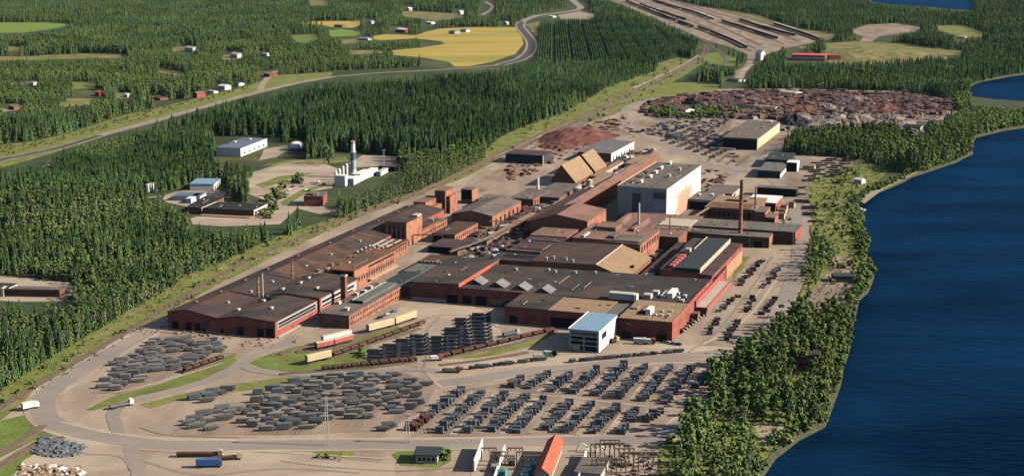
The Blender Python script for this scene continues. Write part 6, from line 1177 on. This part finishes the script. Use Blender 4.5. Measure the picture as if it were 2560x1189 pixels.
def forest():
    bands = [(640, 1250, 4.9), (1250, 1700, 5.0), (1700, 2300, 6.0), (2300, 3200, 7.6), (3200, 5600, 10.0)]
    allP = {}
    for y0, y1, s in bands:
        hw = y1 * 0.335 * 1.12 + 40; P = grid_pts(-hw, hw, y0, y1, s)
        hw_ = P[:, 1] * .335 * 1.13 + 30; P = P[abs(P[:, 0]) < hw_]
        px = proj(P)
        # the riverside belt and the works' own trees are planted separately below
        keep = ~(inside(px[:, 0], px[:, 1], [(1600, 1400), (1640, 1100), (1765, 990), (1780, 900), (1900, 820), (1960, 790), (2012, 700), (2030, 600), (2010, 455), (2150, 400), (2300, 440), (2300, 1400)]))
        P = P[keep]; px = px[keep]; reg = np.full(len(P), -1)
        for i, (nm, pl, mix, hf, _) in enumerate(REG): m_ = (reg < 0) & inside(px[:, 0], px[:, 1], pl); reg[m_] = i
        hn = vnoise(P, 70, 3); dens = vnoise(P, 60, 8); big = vnoise(P, 110, 12)
        hf = np.array([r_[3] for r_ in REG] + [1.0])[reg] * (.76 + .54 * hn)
        hf = hf * 1.02; H = 18 * hf; ok = clear_mask(P, H)
        ok &= ~((reg == 0))                             # the plantation is planted in rows
        ok &= ~((dens < .13) & (reg != 2)); ok &= ~(((reg == 1) | (reg == 2)) & (((P[:, 0] * .99 + P[:, 1] * .13 + RNG.uniform(-.5, .5, len(P))) % 13.0) < 2.6)); ok &= RNG.random(len(P)) > .06
        P, reg, hf, big = P[ok], reg[ok], hf[ok], big[ok]
        u = RNG.random(len(P)) ; sp = np.full(len(P), 'farspruce', dtype=object)
        for i, r_ in enumerate(REG + [('rest', None, {'farspruce': .52, 'pine': .16, 'birch': .32}, 1, None)]):
            m_ = reg == (i if i < len(REG) else -1); acc = 0; uu = np.clip(u * .72 + .14 + (big - .5) * .95, 0, .9999)
            for k, v in r_[2].items(): sp[m_ & (uu >= acc)] = k; acc += v
        if y1 <= 1700: sp[sp == 'farspruce'] = 'spruce'
        if y0 >= 2300: sp[sp == 'spruce'] = 'farspruce'; sp[sp == 'slim'] = 'farspruce'
        for k in set(sp): m_ = sp == k; allP.setdefault(k, []).append((P[m_], hf[m_]))
    return {k: (np.concatenate([a for a, _ in v]), np.concatenate([b_ for _, b_ in v])) for k, v in allP.items()}
FOREST = forest()
# plantation rows beyond the bend of the road
pl = world_poly(REG[0][1]); xs = [p[0] for p in pl]; ys = [p[1] for p in pl]
P = grid_pts(min(xs), max(xs), min(ys), max(ys), 4.7, .10, R(-1.5), 4.6)
k = inside(P[:, 0], P[:, 1], pl); P = P[k]; c, s_ = math.cos(R(1.5)), math.sin(R(1.5)); xr = P[:, 0] * c - P[:, 1] * s_
P = P[((xr + RNG.uniform(-1.2, 1.2, len(xr))) % 33.0) > 7.0]; ok = clear_mask(P, np.full(len(P), 12.0)); P = P[ok]
FOREST['farspruce'] = (np.concatenate([FOREST['farspruce'][0], P]), np.concatenate([FOREST['farspruce'][1], np.full(len(P), .74)]))
NEAR = {}
def near_take(sp, n, names):
    """the nearest trees of a kind become things of their own"""
    P, hf = FOREST[sp]; d = np.hypot(P[:, 0], P[:, 1] - 0) ; px = proj(P); vis = (px[:, 0] > 5) & (px[:, 0] < 2555) & (px[:, 1] < 1200)
    d = np.where(vis, d, 1e9); o_ = np.argsort(d)[:n]; NEAR[sp] = (P[o_], hf[o_]); m_ = np.ones(len(P), bool); m_[o_] = False; FOREST[sp] = (P[m_], hf[m_])
near_take('spruce', 280, None); near_take('slim', 140, None)
def tree_parts(bn, crown, trunk):
    b, nt = bn; t = MB(); c = MB(); nv = 0
    used = set(i for f in b.f[:nt] for i in f); k = max(used) + 1
    t.v = b.v[:k]; t.f = b.f[:nt]; c.v = b.v[k:]; c.f = [tuple(i - k for i in f) for f in b.f[nt:]]
    return c.mesh('crown', crown), t.mesh('trunk', trunk)
TP = {'spruce': [tree_parts(spruce_mesh(s, 18 + s % 3, 2.3 + .25 * (s % 4)), M_SPRUCE, M_TRUNK) for s in range(7)],
      'slim': [tree_parts(leafy_mesh(s + 60, 15, 2.3, 15, 130, .05, True), M_LEAF, M_BIRCHT) for s in range(5)],
      'birch': [tree_parts(leafy_mesh(s, 14 + s % 3, 2.9, 26, 340, .10), M_LEAF, M_BIRCHT) for s in range(6)],
      'bush': [tree_parts(leafy_mesh(s + 30, 4.2, 2.6, 9, 110, .05), M_LEAF, M_BIRCHT) for s in range(5)]}
def plant_tree(name, sp, p, s, label, cat, group):
    t = empty(name, (p[0], p[1], -.3), RNG.uniform(0, 6.28), label, cat, group); t.scale = (s * RNG.uniform(.9, 1.15), s * RNG.uniform(.9, 1.15), s)
    cr_, tr_ = TP[sp][RNG.integers(0, len(TP[sp]))]
    for nm, me in (('crown', cr_), ('trunk', tr_)): o = bpy.data.objects.new(nm, me); COL.objects.link(o); o.parent = t
    return t
for sp, nm, lb in (('spruce', 'spruce_tree', 'green spruce in the near part of the forest left of the railway'), ('slim', 'birch_tree', 'slim light green birch in the near part of the forest left of the railway')):
    P, hf = NEAR[sp]
    for p, h in zip(P, hf): plant_tree(nm, sp, p, h * RNG.uniform(.8, 1.2), lb, nm.replace('_', ' '), nm.split('_')[0] + ' trees of the near left forest')
for sp, (P, hf) in FOREST.items():
    scl, rot = xform(P, hf * (1.5 if sp == 'bush' else 1) if sp != 'willow' else RNG.uniform(.9, 1.2, len(P))); nm = {'bush': 'shore_thicket', 'farspruce': 'distant_spruce_forest', 'spruce': 'spruce_forest', 'pine': 'pine_forest', 'birch': 'birch_forest', 'slim': 'young_birch_forest', 'willow': 'pale_willow_thicket'}[sp]
    gn_scatter(nm, P, scl, rot, sp); COUNT[0] += len(P)
# -- riverside belt: every tree a thing
BELT = [
 ('broadleaf tree in the dense wood between near yard and river', [(1755, 1010), (1780, 950), (1860, 900), (1900, 875), (1960, 890), (2094, 900), (2080, 985), (2054, 1050), (1985, 1070), (1890, 1055), (1780, 1050)], 5.8, 1.12, 'trees of the dense riverside wood'),
 ('broadleaf tree in the wood between east yard and river', [(1900, 860), (1950, 815), (2000, 795), (2060, 790), (2130, 790), (2112, 850), (2096, 900), (1960, 888)], 6.4, 1.05, 'trees of the wood beside the east yard'),
 ('broadleaf tree in the lowest riverside grove at the bottom edge', [(1690, 1085), (1740, 1055), (1850, 1062), (1905, 1108), (1905, 1150), (1880, 1215), (1700, 1260), (1660, 1200), (1700, 1120)], 6.6, 1.05, 'trees of the lowest riverside grove'),
 ('tree in the narrow belt right of the ring road', [(2008, 650), (2050, 590), (2085, 640), (2060, 700), (2010, 725), (2000, 690)], 6.5, .9, 'trees of the belt right of the ring road'),
 ('small tree on the grassy bank north of the pump house', [(2070, 500), (2090, 450), (2150, 430), (2150, 470), (2140, 520), (2150, 560), (2164, 610), (2150, 680), (2130, 760), (2090, 760), (2130, 690), (2110, 620), (2070, 560)], 15.0, .5, 'small trees on the grassy river bank')]
tot = 0
for lb, px_, sp_, hf_, gr in BELT:
    pl = world_poly(px_); xs = [p[0] for p in pl]; ys = [p[1] for p in pl]; P = grid_pts(min(xs), max(xs), min(ys), max(ys), sp_, .4)
    P = P[inside(P[:, 0], P[:, 1], pl)]; q = proj(P); P = P[~inside(q[:, 0], q[:, 1], RIVER) & ~((abs(q[:, 0] - 2012) < 42) & (q[:, 1] > 915) & (q[:, 1] < 945)) & ~((abs(q[:, 0] - 2090) < 22) & (abs(q[:, 1] - 705) < 14))]
    nm_ = {'wood beside': 'birch_tree', 'river bank': 'small_tree', 'ring road': 'small_tree'}.get(next((k for k in ('wood beside', 'river bank', 'ring road') if k in gr), ''), 'broadleaf_tree')  # all belts mix the same broadleaf shapes; tree names differ by belt only
    P = P[RNG.random(len(P)) > (.30 if 'dense' in lb or 'east' in lb else .22)]
    for p in P: plant_tree(nm_, 'birch' if RNG.random() < .45 else 'slim', p, hf_ * RNG.uniform(.62, 1.28), lb, nm_.replace('_', ' '), gr); tot += 1
# scattered bushes on verges and banks
def bushes(px_, n, s0, s1, lab, grp, sp='bush', nm='bush'):
    pl = world_poly(px_); xs = [p[0] for p in pl]; ys = [p[1] for p in pl]; k = 0
    while k < n:
        x, y = RNG.uniform(min(xs), max(xs)), RNG.uniform(min(ys), max(ys))
        if not inside(np.array([x]), np.array([y]), pl)[0]: continue
        plant_tree(nm, sp, (x, y), RNG.uniform(s0, s1), lab, nm.replace('_', ' '), grp); k += 1
bushes(GREEN[0][2], 70, .4, .9, 'green bush on the verge between the left forest and railway', 'bushes on the left railway verge'); bushes(GREEN[1][2], 60, .5, 1.1, 'bush along the far railway verge', 'bushes on the far railway verge')
bushes([(2010, 455), (2060, 430), (2150, 420), (2140, 500), (2160, 560), (2166, 640), (2140, 740), (2100, 860), (2040, 740), (2030, 560)], 90, .6, 1.3, 'yellow-green bush on the river bank', 'bushes on the river bank')
bushes([(1660, 1110), (1765, 1000), (1800, 1060), (1900, 1090), (1880, 1190), (1700, 1190)], 40, .5, 1.1, 'bush at the edge of the lowest riverside grove', 'bushes of the lowest grove')
bushes([(1620, 292), (1640, 272), (1720, 272), (1850, 282), (1830, 296), (1700, 298)], 60, 1.2, 2.4, 'dense green bush of the hedge before the rusty heaps', 'bushes of the scrapyard hedge')
bushes([(900, 888), (905, 870), (912, 862), (912, 900)], 7, .6, 1.1, 'bush beside the blue-black slab columns', 'bushes beside the slab columns'); bushes([(1095, 1130), (1120, 1130), (1118, 1158), (1098, 1155)], 5, .9, 1.3, 'yellow-green bush beside the gate house', 'bushes beside the gate house')
bushes([(640, 540), (700, 470), (740, 440), (760, 450), (700, 520), (660, 560)], 22, 1.0, 2.2, 'bush on the pale yard beyond the railway', 'bushes on the pale yard')
bushes([(785, 1150), (800, 1132), (860, 1132), (850, 1152)], 10, .3, .6, 'low scrub by the near road', 'low scrub by the near road')
print('TREES', COUNT, 'belt', tot)
# spit, bank and edge cover too small to tell apart
def cover(px_, n, sp, s0, s1, name):
    pl = world_poly(px_); xs = [p[0] for p in pl]; ys = [p[1] for p in pl]; X = RNG.uniform(min(xs), max(xs), n * 4); Y = RNG.uniform(min(ys), max(ys), n * 4); k = inside(X, Y, pl); P = np.stack([X[k], Y[k], 0 * X[k]], 1)[:n]
    scl, rot = xform(P, RNG.uniform(s0, s1, len(P)), .9, 1.1); gn_scatter(name, P, scl, rot, sp)
cover(GREEN[0][2], 1500, 'bush', .12, .35, 'verge_scrub'); cover(GREEN[1][2], 1200, 'bush', .15, .45, 'verge_scrub')
def shore(n, smin, smax, name):
    pts = rough(W(RIVER), 2.2, 14, 0); P = []
    pts = [p for p in pts if p.x < 560 and p.y < 1800]
    while len(P) < n:
        i = RNG.integers(0, len(pts) - 1); a, c = pts[i], pts[i + 1]
        if (c - a).length > 60: continue
        p = a.lerp(c, RNG.random()); d = (c - a).normalized(); nn = Vector((-d.y, d.x, 0)); o_ = RNG.uniform(-1.5, 7); p = p + nn * o_
        P.append((p.x, p.y, 0))
    P = np.array(P); scl, rot = xform(P, RNG.uniform(smin, smax, len(P)), .9, 1.1); gn_scatter(name, P, scl, rot, 'bush')
shore(900, .5, 1.3, 'shore_scrub')
cover(GREEN[-1][2], 900, 'bush', .15, .4, 'bank_scrub'); cover(GREEN[-2][2], 1500, 'bush', .15, .45, 'bank_scrub')
cover([(-300, 420), (-300, 385), (0, 362), (180, 330), (400, 265), (620, 212), (620, 222), (400, 285), (180, 345), (0, 395)], 900, 'bush', .2, .7, 'verge_scrub')

# ------------------------------------------------------------------ HAZE
hz = MB(); hz.box(-9000, 9000, -1200, 9000, -4.6, 262)
hm = bpy.data.materials.new('air'); hm.use_nodes = True; N = hm.node_tree.nodes; L = hm.node_tree.links; N.remove(N['Principled BSDF'])
pv = N.new('ShaderNodeVolumePrincipled'); pv.inputs['Color'].default_value = (0.35, 0.62, 1.0, 1); pv.inputs['Density'].default_value = 0.000005; pv.inputs['Anisotropy'].default_value = 0.0
L.new(pv.outputs[0], N['Material Output'].inputs['Volume']); tag(hz.build('haze', hm), kind='stuff')
